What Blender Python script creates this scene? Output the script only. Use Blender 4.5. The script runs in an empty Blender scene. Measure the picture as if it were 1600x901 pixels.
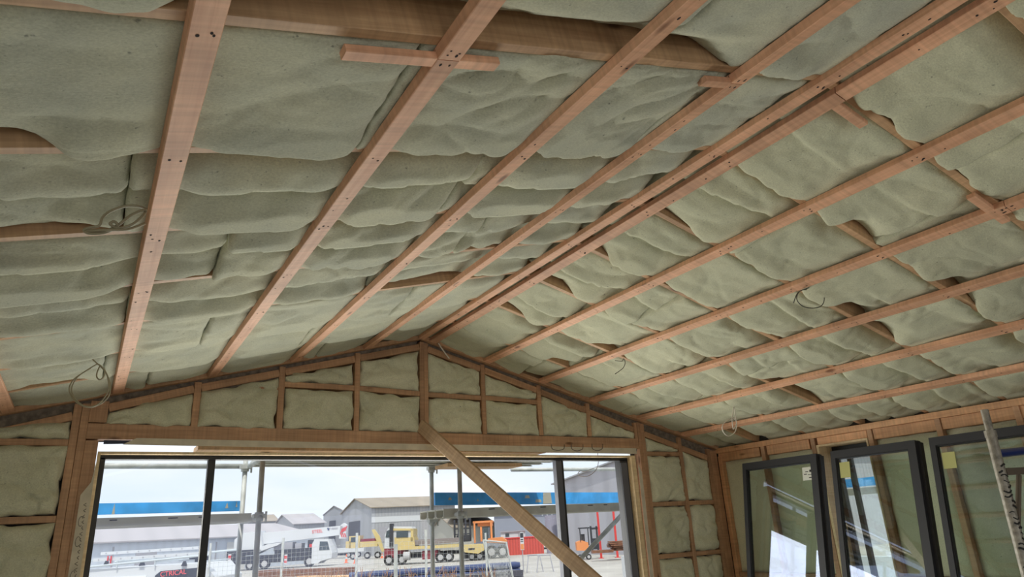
import bpy, math, random
import numpy as np
from mathutils import Vector, Matrix
random.seed(7)
C = bpy.context.scene.collection
SC = bpy.context.scene

# ------------------------------------------------------------------ camera
R = np.array([[0.85929116, -0.50872789, -0.05305312],
              [-0.12719772, -0.31300281, 0.94119604],
              [0.49541845, 0.8020132, 0.33366958]])          # right, up, forward in world axes
F = 1066.96
CAM = np.array([-2.326, 0.0, 1.62])
cd = bpy.data.cameras.new('camera'); cam = bpy.data.objects.new('camera', cd); C.objects.link(cam)
cd.sensor_width = 36.0; cd.lens = F / 1600 * 36; cd.clip_start = .02; cd.clip_end = 2000
M = Matrix.Identity(4)
for i in range(3):
    M[i][0] = R[0][i]; M[i][1] = R[1][i]; M[i][2] = -R[2][i]; M[i][3] = CAM[i]
cam.matrix_world = M
SC.camera = cam

# ------------------------------------------------------------------ sky, sun, exposure
SC.view_settings.view_transform = 'Standard'; SC.view_settings.look = 'None'
SC.view_settings.gamma = 1.0; SC.view_settings.use_curve_mapping = False
SC.view_settings.exposure = 0.0
SC.cycles.max_bounces = 12; SC.cycles.diffuse_bounces = 6; SC.cycles.transparent_max_bounces = 24
SC.cycles.sample_clamp_indirect = 6.0
SC.cycles.caustics_reflective = False; SC.cycles.caustics_refractive = False
SUN_E, SKY_E = 3.3, 1.18
wd = bpy.data.worlds.new('sky'); SC.world = wd; wd.use_nodes = True
nt = wd.node_tree; N = nt.nodes; LK = nt.links
bg = N['Background']
tc = N.new('ShaderNodeTexCoord'); mp = N.new('ShaderNodeMapping'); mp.inputs['Scale'].default_value = (1.2, 1.2, 4.5)
ns = N.new('ShaderNodeTexNoise'); ns.inputs['Scale'].default_value = 2.2; ns.inputs['Detail'].default_value = 5
cr = N.new('ShaderNodeValToRGB'); cr.color_ramp.elements[0].position = .36; cr.color_ramp.elements[1].position = .62
cr.color_ramp.elements[0].color = (.76, .86, 1.0, 1); cr.color_ramp.elements[1].color = (.97, .98, 1.0, 1)
LK.new(tc.outputs['Generated'], mp.inputs['Vector']); LK.new(mp.outputs[0], ns.inputs['Vector'])
LK.new(ns.outputs[0], cr.inputs[0]); LK.new(cr.outputs[0], bg.inputs[0])
bg.inputs[1].default_value = SKY_E
sl = bpy.data.lights.new('sun', 'SUN'); sl.energy = SUN_E; sl.angle = math.radians(.6); sl.color = (1, .95, .86)
so = bpy.data.objects.new('sun', sl); C.objects.link(so)
sd = Vector((0.24, 0.44, -0.86)).normalized()                 # direction the sunlight travels
so.rotation_euler = sd.to_track_quat('-Z', 'Y').to_euler(); so.location = (20, 40, 40)

def fill_light(name, loc, rot, sx, sy, e, col):
    a = bpy.data.lights.new(name, 'AREA'); a.shape = 'RECTANGLE'; a.size = sx; a.size_y = sy; a.energy = e; a.color = col
    o = bpy.data.objects.new(name, a); C.objects.link(o); o.location = loc; o.rotation_euler = rot
    return o
# daylight lamps: added to brighten the room, at gable window and unseen openings
fill_light('fill_front_window', (0, 6.0, 1.0), (math.radians(-90), 0, 0), 4.6, 2.1, 172, (1, .97, .90))
fill_light('fill_back_opening', (0, -3.75, 1.1), (math.radians(90), 0, 0), 5.4, 2.0, 25, (.94, .97, 1))
fill_light('fill_left_opening', (-3.75, -1.2, 1.1), (math.radians(90), 0, math.radians(-90)), 2.8, 2.0, 12, (.92, .96, 1))

# ------------------------------------------------------------------ pixel -> world helpers (frame taken as 1600 x 901)
def ray(x, y):
    return R.T @ np.array([(x - 800) / F, -(y - 450.5) / F, 1.0])
def at(x, y, Y):
    d = ray(x, y); return CAM + d * Y / d[1]
def atx(x, y, X):
    d = ray(x, y); return CAM + d * (X - CAM[0]) / d[0]
def atz(x, y, z):
    d = ray(x, y); return CAM + d * (z - CAM[2]) / d[2]
ZR, TT, YG = 3.228, 0.2652, 5.316                                # ridge height of batten undersides, slope, gable wall face
CT = 1 / math.sqrt(1 + TT * TT); ST = TT * CT
def zb(x): return ZR - TT * abs(x)                               # underside of ceiling battens
WX = 3.421
GZ = -0.8                                                        # yard level

# ------------------------------------------------------------------ mesh helpers
class MB:
    def __init__(s): s.v = []; s.f = []; s.m = []
    def add(s, vs, fs, mi=0):
        b = len(s.v); s.v += [tuple(float(c) for c in p) for p in vs]
        s.f += [tuple(b + i for i in f) for f in fs]; s.m += [mi] * len(fs); return s
    def hexa(s, p, mi=0):
        return s.add(p, [(3, 2, 1, 0), (4, 5, 6, 7), (0, 1, 5, 4), (1, 2, 6, 5), (2, 3, 7, 6), (3, 0, 4, 7)], mi)
    def box(s, x0, x1, y0, y1, z0, z1, mi=0):
        return s.hexa([(x0, y0, z0), (x1, y0, z0), (x1, y1, z0), (x0, y1, z0), (x0, y0, z1), (x1, y0, z1), (x1, y1, z1), (x0, y1, z1)], mi)
    def prism(s, poly, vec, mi=0):
        n = len(poly); vec = np.array(vec, float)
        a = [np.array(p, float) for p in poly]; b = [p + vec for p in a]
        return s.add(a + b, [tuple(range(n))[::-1], tuple(range(n, 2 * n))] + [(i, (i + 1) % n, n + (i + 1) % n, n + i) for i in range(n)], mi)
    def tube(s, pts, r, n=10, mi=0, cap=True, rs=None):
        P = [Vector(tuple(map(float, p))) for p in pts]; b = len(s.v); k = len(P)
        up = None; fs = []
        for i, p in enumerate(P):
            t = (P[min(i + 1, k - 1)] - P[max(i - 1, 0)]).normalized()
            if up is None:
                up = t.orthogonal().normalized()
            up = (up - t * up.dot(t)).normalized(); sd_ = t.cross(up)
            rr = rs[i] if rs else r
            for j in range(n):
                a = 2 * math.pi * j / n; q = p + (up * math.cos(a) + sd_ * math.sin(a)) * rr; s.v.append(tuple(q))
        for i in range(k - 1):
            for j in range(n):
                fs.append((b + i * n + j, b + i * n + (j + 1) % n, b + (i + 1) * n + (j + 1) % n, b + (i + 1) * n + j))
        if cap: fs.append(tuple(b + j for j in range(n))[::-1]); fs.append(tuple(b + (k - 1) * n + j for j in range(n)))
        s.f += fs; s.m += [mi] * len(fs); return s
    def build(s, name, mats, parent=None, smooth=False, loc=None):
        me = bpy.data.meshes.new(name)
        vs = s.v
        if loc is not None: vs = [(a - loc[0], b - loc[1], c - loc[2]) for a, b, c in vs]
        me.from_pydata(vs, [], s.f); me.validate()
        mats = mats if isinstance(mats, (list, tuple)) else [mats]
        for m in mats: me.materials.append(m)
        if len(mats) > 1:
            for p, mi in zip(me.polygons, s.m): p.material_index = mi
        if smooth: me.polygons.foreach_set('use_smooth', [True] * len(me.polygons))
        o = bpy.data.objects.new(name, me); C.objects.link(o)
        if parent is not None: o.parent = parent
        if loc is not None: o.location = loc
        return o
def tag(o, label=None, cat=None, group=None, kind=None):
    if label: o['label'] = label
    if cat: o['category'] = cat
    if group: o['group'] = group
    if kind: o['kind'] = kind
    return o
def empty(name, loc=(0, 0, 0), rz=0, **k):
    o = bpy.data.objects.new(name, None); C.objects.link(o); o.location = tuple(map(float, loc)); o.rotation_euler = (0, 0, rz)
    o.empty_display_size = .1
    return tag(o, **k) if k else o

# ------------------------------------------------------------------ materials
def newmat(name):
    m = bpy.data.materials.new(name); m.use_nodes = True; return m, m.node_tree.nodes, m.node_tree.links, m.node_tree.nodes['Principled BSDF']
def flat(name, col, rough=.7, metal=0, noise=.0, scale=8, bump=0):
    m, n, l, b = newmat(name); b.inputs['Roughness'].default_value = rough; b.inputs['Metallic'].default_value = metal
    b.inputs['Base Color'].default_value = (*col, 1)
    if noise:
        t = n.new('ShaderNodeTexCoord'); x = n.new('ShaderNodeTexNoise'); x.inputs['Scale'].default_value = scale; x.inputs['Detail'].default_value = 6
        r = n.new('ShaderNodeValToRGB'); r.color_ramp.elements[0].position = .3; r.color_ramp.elements[1].position = .7
        r.color_ramp.elements[0].color = (*[c * (1 - noise) for c in col], 1); r.color_ramp.elements[1].color = (*[min(1, c * (1 + noise)) for c in col], 1)
        l.new(t.outputs['Object'], x.inputs['Vector']); l.new(x.outputs[0], r.inputs[0]); l.new(r.outputs[0], b.inputs['Base Color'])
        if bump:
            bp = n.new('ShaderNodeBump'); bp.inputs['Strength'].default_value = bump; l.new(x.outputs[0], bp.inputs['Height']); l.new(bp.outputs[0], b.inputs['Normal'])
    return m
def wood(name, light, dark, gscale=1.0, knots=True):
    m, n, l, b = newmat(name); b.inputs['Roughness'].default_value = .62
    t = n.new('ShaderNodeTexCoord'); oi = n.new('ShaderNodeObjectInfo')
    add = n.new('ShaderNodeVectorMath'); add.operation = 'MULTIPLY_ADD'
    cmb = n.new('ShaderNodeCombineXYZ')
    mul = n.new('ShaderNodeMath'); mul.operation = 'MULTIPLY'; mul.inputs[1].default_value = 37.0
    l.new(oi.outputs['Random'], mul.inputs[0]); l.new(mul.outputs[0], cmb.inputs[0]); l.new(mul.outputs[0], cmb.inputs[1])
    add.inputs[1].default_value = (1, 1, 1); l.new(t.outputs['Object'], add.inputs[0]); l.new(cmb.outputs[0], add.inputs[2])
    mp = n.new('ShaderNodeMapping'); mp.inputs['Scale'].default_value = (1.1 * gscale, 26 * gscale, 26 * gscale)
    l.new(add.outputs[0], mp.inputs['Vector'])
    g = n.new('ShaderNodeTexNoise'); g.inputs['Scale'].default_value = 1.6; g.inputs['Detail'].default_value = 7; g.inputs['Roughness'].default_value = .6; g.inputs['Distortion'].default_value = .6
    l.new(mp.outputs[0], g.inputs['Vector'])
    r = n.new('ShaderNodeValToRGB'); e = r.color_ramp.elements; e[0].position = .33; e[1].position = .66
    e[0].color = (*dark, 1); e[1].color = (*light, 1); l.new(g.outputs[0], r.inputs[0])
    # broad tone changes and saw bands across the board
    mp2 = n.new('ShaderNodeMapping'); mp2.inputs['Scale'].default_value = (2.6, 3, 3); l.new(add.outputs[0], mp2.inputs['Vector'])
    g2 = n.new('ShaderNodeTexNoise'); g2.inputs['Scale'].default_value = 1.3; g2.inputs['Detail'].default_value = 3; l.new(mp2.outputs[0], g2.inputs['Vector'])
    mp3 = n.new('ShaderNodeMapping'); mp3.inputs['Scale'].default_value = (55, .6, .6); l.new(add.outputs[0], mp3.inputs['Vector'])
    g3 = n.new('ShaderNodeTexNoise'); g3.inputs['Scale'].default_value = 1.0; g3.inputs['Detail'].default_value = 2; l.new(mp3.outputs[0], g3.inputs['Vector'])
    hsv = n.new('ShaderNodeHueSaturation'); l.new(r.outputs[0], hsv.inputs['Color'])
    mr = n.new('ShaderNodeMapRange'); mr.inputs[1].default_value = .3; mr.inputs[2].default_value = .7; mr.inputs[3].default_value = .8; mr.inputs[4].default_value = 1.16; l.new(g2.outputs[0], mr.inputs[0])
    mr2 = n.new('ShaderNodeMapRange'); mr2.inputs[3].default_value = .88; mr2.inputs[4].default_value = 1.12; l.new(oi.outputs['Random'], mr2.inputs[0])
    mr3 = n.new('ShaderNodeMapRange'); mr3.inputs[1].default_value = .3; mr3.inputs[2].default_value = .7; mr3.inputs[3].default_value = .86; mr3.inputs[4].default_value = 1.08; l.new(g3.outputs[0], mr3.inputs[0])
    mm = n.new('ShaderNodeMath'); mm.operation = 'MULTIPLY'; l.new(mr.outputs[0], mm.inputs[0]); l.new(mr2.outputs[0], mm.inputs[1])
    mm2 = n.new('ShaderNodeMath'); mm2.operation = 'MULTIPLY'; l.new(mm.outputs[0], mm2.inputs[0]); l.new(mr3.outputs[0], mm2.inputs[1])
    l.new(mm2.outputs[0], hsv.inputs['Value'])
    out = hsv.outputs[0]
    if knots:
        mp4 = n.new('ShaderNodeMapping'); mp4.inputs['Scale'].default_value = (2.2, 7, 7); l.new(add.outputs[0], mp4.inputs['Vector'])
        vo = n.new('ShaderNodeTexVoronoi'); vo.inputs['Scale'].default_value = 1.0; l.new(mp4.outputs[0], vo.inputs['Vector'])
        kr = n.new('ShaderNodeValToRGB'); ke = kr.color_ramp.elements; ke[0].position = .05; ke[0].color = (1, 1, 1, 1); ke[1].position = .12; ke[1].color = (0, 0, 0, 1)
        l.new(vo.outputs['Distance'], kr.inputs[0])
        mx = n.new('ShaderNodeMix'); mx.data_type = 'RGBA'; l.new(kr.outputs[0], mx.inputs[0]); l.new(out, mx.inputs[6])
        mx.inputs[7].default_value = (dark[0] * .4, dark[1] * .35, dark[2] * .3, 1); out = mx.outputs[2]
    l.new(out, b.inputs['Base Color'])
    bp = n.new('ShaderNodeBump'); bp.inputs['Strength'].default_value = .12; bp.inputs['Distance'].default_value = .004
    l.new(g.outputs[0], bp.inputs['Height']); l.new(bp.outputs[0], b.inputs['Normal'])
    return m
def wool(name, a, c, bumpd=.0035):
    m, n, l, b = newmat(name); b.inputs['Roughness'].default_value = .95
    b.inputs['Specular IOR Level'].default_value = .08
    b.inputs['Sheen Weight'].default_value = .12
    geo = n.new('ShaderNodeNewGeometry'); oi = n.new('ShaderNodeObjectInfo')
    def noise(scale, detail, sx=(1, 1, 1), rough=.55):
        mpp = n.new('ShaderNodeMapping'); mpp.inputs['Scale'].default_value = sx; l.new(geo.outputs['Position'], mpp.inputs['Vector'])
        x = n.new('ShaderNodeTexNoise'); x.inputs['Scale'].default_value = scale; x.inputs['Detail'].default_value = detail; x.inputs['Roughness'].default_value = rough
        l.new(mpp.outputs[0], x.inputs['Vector']); return x
    n1 = noise(3.0, 5); n2 = noise(120, 5, (1, 1.5, 1), .65); n3 = noise(55, 3); n4 = noise(300, 3, (.5, 1.5, 1))
    r = n.new('ShaderNodeValToRGB'); e = r.color_ramp.elements; e[0].position = .34; e[1].position = .66; e[0].color = (*c, 1); e[1].color = (*a, 1)
    l.new(n1.outputs[0], r.inputs[0])
    hsv = n.new('ShaderNodeHueSaturation'); l.new(r.outputs[0], hsv.inputs['Color'])
    mr = n.new('ShaderNodeMapRange'); mr.inputs[1].default_value = .3; mr.inputs[2].default_value = .7; mr.inputs[3].default_value = .83; mr.inputs[4].default_value = 1.14; l.new(n2.outputs[0], mr.inputs[0])
    mr2 = n.new('ShaderNodeMapRange'); mr2.inputs[3].default_value = .94; mr2.inputs[4].default_value = 1.07; l.new(oi.outputs['Random'], mr2.inputs[0])
    mm = n.new('ShaderNodeMath'); mm.operation = 'MULTIPLY'; l.new(mr.outputs[0], mm.inputs[0]); l.new(mr2.outputs[0], mm.inputs[1]); l.new(mm.outputs[0], hsv.inputs['Value'])
    kr = n.new('ShaderNodeValToRGB'); ke = kr.color_ramp.elements; ke[0].position = .67; ke[0].color = (0, 0, 0, 1); ke[1].position = .76; ke[1].color = (.7, .7, .7, 1)
    l.new(n3.outputs[0], kr.inputs[0])
    mx = n.new('ShaderNodeMix'); mx.data_type = 'RGBA'; l.new(kr.outputs[0], mx.inputs[0]); l.new(hsv.outputs[0], mx.inputs[6]); mx.inputs[7].default_value = (.10, .11, .10, 1)
    l.new(mx.outputs[2], b.inputs['Base Color'])
    ad = n.new('ShaderNodeMath'); ad.operation = 'MULTIPLY_ADD'; ad.inputs[1].default_value = .35; l.new(n4.outputs[0], ad.inputs[0]); l.new(n2.outputs[0], ad.inputs[2])
    bp = n.new('ShaderNodeBump'); bp.inputs['Strength'].default_value = .7; bp.inputs['Distance'].default_value = bumpd
    l.new(ad.outputs[0], bp.inputs['Height']); l.new(bp.outputs[0], b.inputs['Normal'])
    return m
def glassmat(name, tint=(.9, .95, .92), refl=.07):
    m = bpy.data.materials.new(name); m.use_nodes = True; n = m.node_tree.nodes; l = m.node_tree.links; n.remove(n['Principled BSDF'])
    out = n['Material Output']; tr = n.new('ShaderNodeBsdfTransparent'); tr.inputs[0].default_value = (*tint, 1)
    gl = n.new('ShaderNodeBsdfGlossy'); gl.inputs['Roughness'].default_value = .0; gl.inputs[0].default_value = (.66, .72, 1, 1)
    lw = n.new('ShaderNodeLayerWeight'); lw.inputs[0].default_value = .5
    pw = n.new('ShaderNodeMath'); pw.operation = 'POWER'; pw.inputs[1].default_value = 4.5; l.new(lw.outputs['Facing'], pw.inputs[0])
    ma = n.new('ShaderNodeMath'); ma.operation = 'MULTIPLY_ADD'; ma.inputs[1].default_value = .8; ma.inputs[2].default_value = refl; ma.use_clamp = True; l.new(pw.outputs[0], ma.inputs[0])
    mx = n.new('ShaderNodeMixShader'); l.new(ma.outputs[0], mx.inputs[0]); l.new(tr.outputs[0], mx.inputs[1]); l.new(gl.outputs[0], mx.inputs[2]); l.new(mx.outputs[0], out.inputs[0])
    return m
def ribbed(name, col, per=.3, axis=0, dark=.8, rough=.6, metal=0):
    """profiled sheet: fine ribs through bump and slight tone"""
    m, n, l, b = newmat(name); b.inputs['Roughness'].default_value = rough; b.inputs['Metallic'].default_value = metal
    t = n.new('ShaderNodeTexCoord'); w = n.new('ShaderNodeTexWave'); w.bands_direction = 'XYZ'[axis]; w.inputs['Scale'].default_value = .314 / per * 1.0
    l.new(t.outputs['Object'], w.inputs['Vector'])
    r = n.new('ShaderNodeValToRGB'); r.color_ramp.elements[0].color = (*[c * dark for c in col], 1); r.color_ramp.elements[1].color = (*col, 1)
    r.color_ramp.elements[1].position = .6
    l.new(w.outputs[0], r.inputs[0]); l.new(r.outputs[0], b.inputs['Base Color'])
    bp = n.new('ShaderNodeBump'); bp.inputs['Strength'].default_value = .5; l.new(w.outputs[0], bp.inputs['Height']); l.new(bp.outputs[0], b.inputs['Normal'])
    return m

PINE = wood('pink_pine', (.76, .44, .275), (.62, .325, .195))
PINE2 = wood('framing_pine', (.55, .33, .19), (.41, .225, .12))
PINE_R = wood('rafter_pine', (.58, .37, .21), (.42, .245, .13))
PLATE = wood('orange_plate_pine', (.74, .42, .22), (.60, .31, .15))
PROP = wood('prop_pine', (.58, .41, .255), (.43, .28, .165))
PALE = wood('pale_reveal_pine', (.80, .64, .40), (.68, .50, .28), knots=False)
PLANKW = wood('plank_pine', (.90, .60, .33), (.78, .46, .22))
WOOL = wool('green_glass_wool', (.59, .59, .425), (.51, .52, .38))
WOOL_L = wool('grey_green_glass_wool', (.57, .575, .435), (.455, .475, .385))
WOOLW = wool('wall_glass_wool', (.66, .655, .49), (.585, .59, .43), .003)
NAIL = flat('nail_dark', (.02, .013, .012), .95)
UNDER = flat('dark_roof_underlay', (.05, .045, .04), .9)
WRAPD = flat('grey_membrane', (.19, .16, .13), .8, noise=.4, scale=30)
ALU_D = flat('charcoal_aluminium', (.028, .029, .033), .62, .0)
ALU_G = flat('grey_aluminium_frame', (.11, .115, .14), .6, .0)
BLACK = flat('black_rubber', (.012, .012, .013), .6)
GLASS = glassmat('window_glass', (.97, .98, .98), .03)
GLASS2 = glassmat('sash_glass', (.90, .95, .91), .11)
STEEL = flat('galvanised_steel', (.50, .52, .50), .55, .1, noise=.25, scale=9)
DECKM = flat('aluminium_deck', (.60, .60, .53), .55, .1, noise=.2, scale=5)
BLUE = flat('blue_paint', (.05, .34, .78), .5, noise=.25, scale=6)
RUSTY = flat('worn_paint_patch', (.42, .40, .34), .7)
FLOOR = flat('particle_board', (.36, .33, .27), .75, noise=.12, scale=5)
YARD = flat('pale_gravel_concrete', (.40, .385, .355), .9, noise=.16, scale=.45)
WHITEP = flat('white_paint', (.58, .60, .62), .5)
GREYP = flat('grey_paint', (.34, .34, .37), .6)
DARKP = flat('dark_paint', (.035, .037, .045), .6)
YELLOW = flat('cream_yellow_paint', (.58, .46, .20), .5)
MAROON = flat('maroon_paint', (.22, .035, .05), .5)
ORANGE = flat('orange_paint', (.70, .26, .09), .6)
REDP = flat('red_paint', (.62, .05, .045), .55)
TYRE = flat('tyre_rubber', (.03, .03, .033), .85)
HUB = flat('wheel_hub', (.45, .45, .46), .5)
CONEM = flat('cone_orange', (.85, .18, .06), .6)
WINDOWD = flat('dark_vehicle_glass', (.06, .08, .09), .15)
BROWNST = flat('rusty_steel', (.20, .09, .05), .8, noise=.3, scale=3)
NAVYP = flat('navy_pipe_coating', (.03, .05, .14), .5)
LILAC = ribbed('lilac_grey_cladding', (.42, .42, .46), .35, 0, .86)
GREYCL = ribbed('grey_cladding', (.36, .37, .39), .5, 0, .88)
WHITECL = ribbed('white_cladding', (.52, .57, .64), .8, 0, .93)
BEIGER = ribbed('beige_roof_sheet', (.30, .255, .20), 3.2, 0, .9)
PALER = ribbed('pale_roof_sheet', (.38, .36, .37), 2.5, 0, .92)
CREAMW = flat('cream_wall', (.46, .45, .40), .8)
PAPER = flat('yellow_note_paper', (.50, .50, .20), .8)
STICK = flat('white_sticker', (.72, .74, .66), .7)
INK = flat('black_ink', (.02, .02, .02), .7)
WRAPW = flat('off_white_wrap', (.60, .54, .42), .8, noise=.12, scale=12)
CABLE = flat('grey_tan_cable', (.30, .27, .18), .55)
CABLEW = flat('white_cable', (.72, .68, .60), .5)
HIVIS = flat('hi_vis_yellow', (.55, .85, .05), .7)
SKIN = flat('skin', (.45, .26, .18), .6)
REDTEXT = flat('red_lettering', (.80, .10, .10), .6)

# ------------------------------------------------------------------ timber helper
def board(name, mat, p0, p1, w, d, n, parent=None, nails=None, ends=True):
    """timber from p0 to p1 (centre line of the face that looks along n), w wide, d deep"""
    p0 = Vector(tuple(map(float, p0))); p1 = Vector(tuple(map(float, p1))); L = (p1 - p0).length
    x = (p1 - p0).normalized(); n = Vector(tuple(map(float, n))); n = (n - x * n.dot(x)).normalized(); y = n.cross(x)
    c = .0022
    prof = [(-w / 2 + c, 0), (w / 2 - c, 0), (w / 2, -c), (w / 2, -d + c), (w / 2 - c, -d), (-w / 2 + c, -d), (-w / 2, -d + c), (-w / 2, -c)]
    b = MB(); k = 8
    vs = [(0, a, q) for a, q in prof] + [(L, a, q) for a, q in prof]
    b.add(vs, [tuple(range(k))[::-1], tuple(range(k, 2 * k))] + [(i, (i + 1) % k, k + (i + 1) % k, k + i) for i in range(k)])
    if nails:
        for (u, vv) in nails:
            r = random.uniform(.0030, .0052); el = random.uniform(.8, 1.8)
            ring = [(u + r * el * math.cos(a * math.pi / 3), vv + r * math.sin(a * math.pi / 3), .0006) for a in range(6)]
            b.add(ring, [tuple(range(6))], 1)
    o = b.build(name, [mat, NAIL] if nails else mat, parent)
    mw = Matrix((( x[0], y[0], n[0], p0[0]), (x[1], y[1], n[1], p0[1]), (x[2], y[2], n[2], p0[2]), (0, 0, 0, 1)))
    if parent is None: o.matrix_world = mw
    else: o.matrix_basis = Matrix.Translation(-parent.location) @ mw
    return o

# ------------------------------------------------------------------ numpy gradient noise
def _h(ix, iy, seed):
    h = (ix.astype(np.int64) * 374761393 + iy.astype(np.int64) * 668265263 + seed * 1274126177) & 0xffffffff
    h = ((h ^ (h >> 13)) * 1103515245) & 0xffffffff; h = (h ^ (h >> 16)) & 0xffff
    return h / 65535.0 * 2 * np.pi
def pn(x, y, seed=0):
    x = np.asarray(x, float); y = np.asarray(y, float); xi = np.floor(x); yi = np.floor(y); fx = x - xi; fy = y - yi
    u = fx ** 3 * (fx * (fx * 6 - 15) + 10); v = fy ** 3 * (fy * (fy * 6 - 15) + 10)
    def g(dx, dy):
        a = _h(xi + dx, yi + dy, seed); return np.cos(a) * (fx - dx) + np.sin(a) * (fy - dy)
    return ((g(0, 0) * (1 - u) + g(1, 0) * u) * (1 - v) + (g(0, 1) * (1 - u) + g(1, 1) * u) * v) * 1.5
def sm(a, b, x):
    t = np.clip((x - a) / (b - a), 0, 1); return t * t * (3 - 2 * t)

# ================================================================== STRUCTURE
def struct(o): o['kind'] = 'structure'; return o
struct(MB().box(-3.6, 3.6, -3.3, 5.42, -.78, 0).build('floor', FLOOR))
struct(MB().box(-260, 320, -60, 420, GZ - .3, GZ).build('yard_ground', YARD))
# roof underlay, one skin over both slopes
rf = MB()
for s in (-1, 1):
    top = [(0, -3.4, ZR + .26), (s * 3.9, -3.4, zb(3.9) + .26), (s * 3.9, 5.9, zb(3.9) + .26), (0, 5.9, ZR + .26)]
    rf.prism(top, (0, 0, .04))
struct(rf.build('ceiling', UNDER))
# wall sheathing behind the framing (dark building wrap), with real openings
wf = MB(); Y0, Y1 = YG + .095, YG + .115
def gpoly(b, x0, x1, z0, toff=.2, y0=Y0, y1=Y1):
    xs = [x0, x1] if x0 * x1 >= 0 else [x0, 0, x1]
    poly = [(x0, y0, z0), (x1, y0, z0)] + [(x, y0, zb(x) + toff) for x in xs[::-1]]
    b.prism(poly, (0, y1 - y0, 0))
gpoly(wf, -3.53, -2.31, -.05); gpoly(wf, 2.31, 3.53, -.05); gpoly(wf, -2.31, 2.31, 2.33)
struct(wf.build('wall_front', UNDER))
wr = MB(); OY0, OY1, OZ0, OZ1 = 3.585, 4.095, 0.9, 2.215
for (a, b_, c, d) in ((-3.3, OY0, 0, 2.45), (OY1, YG + .1, 0, 2.45), (OY0, OY1, 0, OZ0), (OY0, OY1, OZ1, 2.45)):
    wr.box(WX + .095, WX + .115, a, b_, c, d)
struct(wr.build('wall_right', UNDER))
wl = MB()  # unseen left wall, its wide opening put in to let fill light enter
for (a, b_, c, d) in ((-3.3, -2.7, 0, 2.45), (.3, YG + .1, 0, 2.45), (-2.7, .3, 2.15, 2.45)):
    wl.box(-WX - .02, -WX, a, b_, c, d)
struct(wl.build('wall_left', flat('left_wall_wrap', (.45, .43, .36), .9)))
wb = MB()  # unseen back wall, opening added so more light gets inside
wb.box(-3.53, -2.8, -3.32, -3.30, 0, 2.9); wb.box(2.8, 3.53, -3.32, -3.30, 0, 2.9)
gpoly(wb, -2.8, 2.8, 2.2, .2, -3.32, -3.30)
struct(wb.build('wall_back', flat('back_wall_wrap', (.45, .43, .36), .9)))

# ================================================================== CEILING FRAMING
def slope_n(s): return (-s * ST, 0, -CT)                          # downward normal of the batten undersides
ordw = ['first', 'second', 'third', 'fourth', 'fifth', 'sixth', 'seventh', 'eighth', 'ninth', 'tenth']
RY = [1.305 + .5855 * k for k in range(-2, 7)]                    # rafter lines
YB0, YB1 = -1.2, 5.282
BL = [.497, 1.077, 1.657, 2.237, 2.817]; BR = [.624, 1.200, 1.777, 2.354, 2.930]
SPL = {(-1, 0): 1.335, (-1, 2): 1.333, (1, 1): 1.262}
def nail_list(y0, y1, w):
    out = []
    for y in RY:
        if y0 + .02 < y < y1 - .02:
            for _k in range(random.randint(0, 3)): out.append((y - y0 + random.uniform(-.35, .35), random.uniform(-.3, .3) * w))
            for q in random.choice([((-.3, -.2), (-.1, .24)), ((.3, -.22), (.0, .18), (.2, .26)), ((-.2, -.15), (.25, .2)), ((-.5, -.1), (-.35, .2), (.2, -.24))]):
                out.append((y - y0 + q[0] * .04, q[1] * w))
    return out
for s, lst, side in ((-1, BL, 'left'), (1, BR, 'right')):
    for k, d in enumerate(lst):
        segs = [(YB0, YB1, '')]
        if (s, k) in SPL: segs = [(YB0, SPL[(s, k)] - .0015, 'nearer length of '), (SPL[(s, k)] + .0015, YB1, 'farther length of ')]
        for y0, y1, w_ in segs:
            nl = nail_list(y0, y1, .067)
            if w_: nl += [((y1 - y0 - .02) if 'near' in w_ else .02, q) for q in (-.015, .012)]
            o = board('ceiling_batten', PINE, (s * d, y0, zb(d)), (s * d, y1, zb(d)), .067, .035, slope_n(s), nails=nl)
            txt = f'{w_}pink pine ceiling batten, {ordw[k]} out from the ridge on the {side} slope'
            tag(o, txt, 'batten', f'ceiling battens on the {side} slope')
o = board('ridge_batten', PINE, (-.012, YB0, ZR - .004), (-.012, YB1, ZR - .004), .056, .035, (-.1, 0, -1), nails=nail_list(YB0, YB1, .05))
tag(o, 'pine batten along the ridge, left of the dark groove', 'batten', 'ridge battens')
for y0, y1, w_ in ((YB0, 1.298, 'nearer'), (1.302, YB1, 'farther')):
    o = board('ridge_batten', PINE, (.093, y0, zb(.093)), (.093, y1, zb(.093)), .067, .035, slope_n(1), nails=nail_list(y0, y1, .067))
    tag(o, f'{w_} length of the pink pine ridge batten, right of the dark groove', 'batten', 'ridge battens')
# rafters: one on each slope at every line
for k, y in enumerate(RY + [YG + .045]):
    for s, side in ((-1, 'left'), (1, 'right')):
        last = k == len(RY)
        zo = .0355 / CT
        o = board('rafter', PINE_R, (s * .008, y, ZR + zo - .002), (s * 3.5, y, zb(3.5) + zo), .038, .19, slope_n(s))
        tag(o, f'{side}-slope pine rafter above the battens, ' + ('against the gable wall' if last else f'{ordw[len(RY) - k - 1]} from the gable wall'), 'rafter', f'rafters of the {side} slope')
# splice cleats under batten joints
for (x0, x1, y, side, tx) in ((-1.93, -1.50, 1.352, -1, 'short pink cleat beside the rafter at the joint in the third left batten'),
                              (-.66, -.52, 1.352, -1, 'short cleat beside the rafter at the joint in the first left batten'),
                              (.11, .30, 1.348, 1, 'short cleat beside the rafter at the ridge batten joint'),
                              (1.02, 1.30, 1.325, 1, 'short cleat beside the rafter at the joint in the second right batten')):
    z0, z1 = zb(x0) + .0355 / CT - .034, zb(x1) + .0355 / CT - .034
    o = board('splice_cleat', PINE, (x0, y, z0), (x1, y, z1), .040, .022, slope_n(side)); tag(o, tx, 'timber cleat', 'splice cleats')
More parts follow.
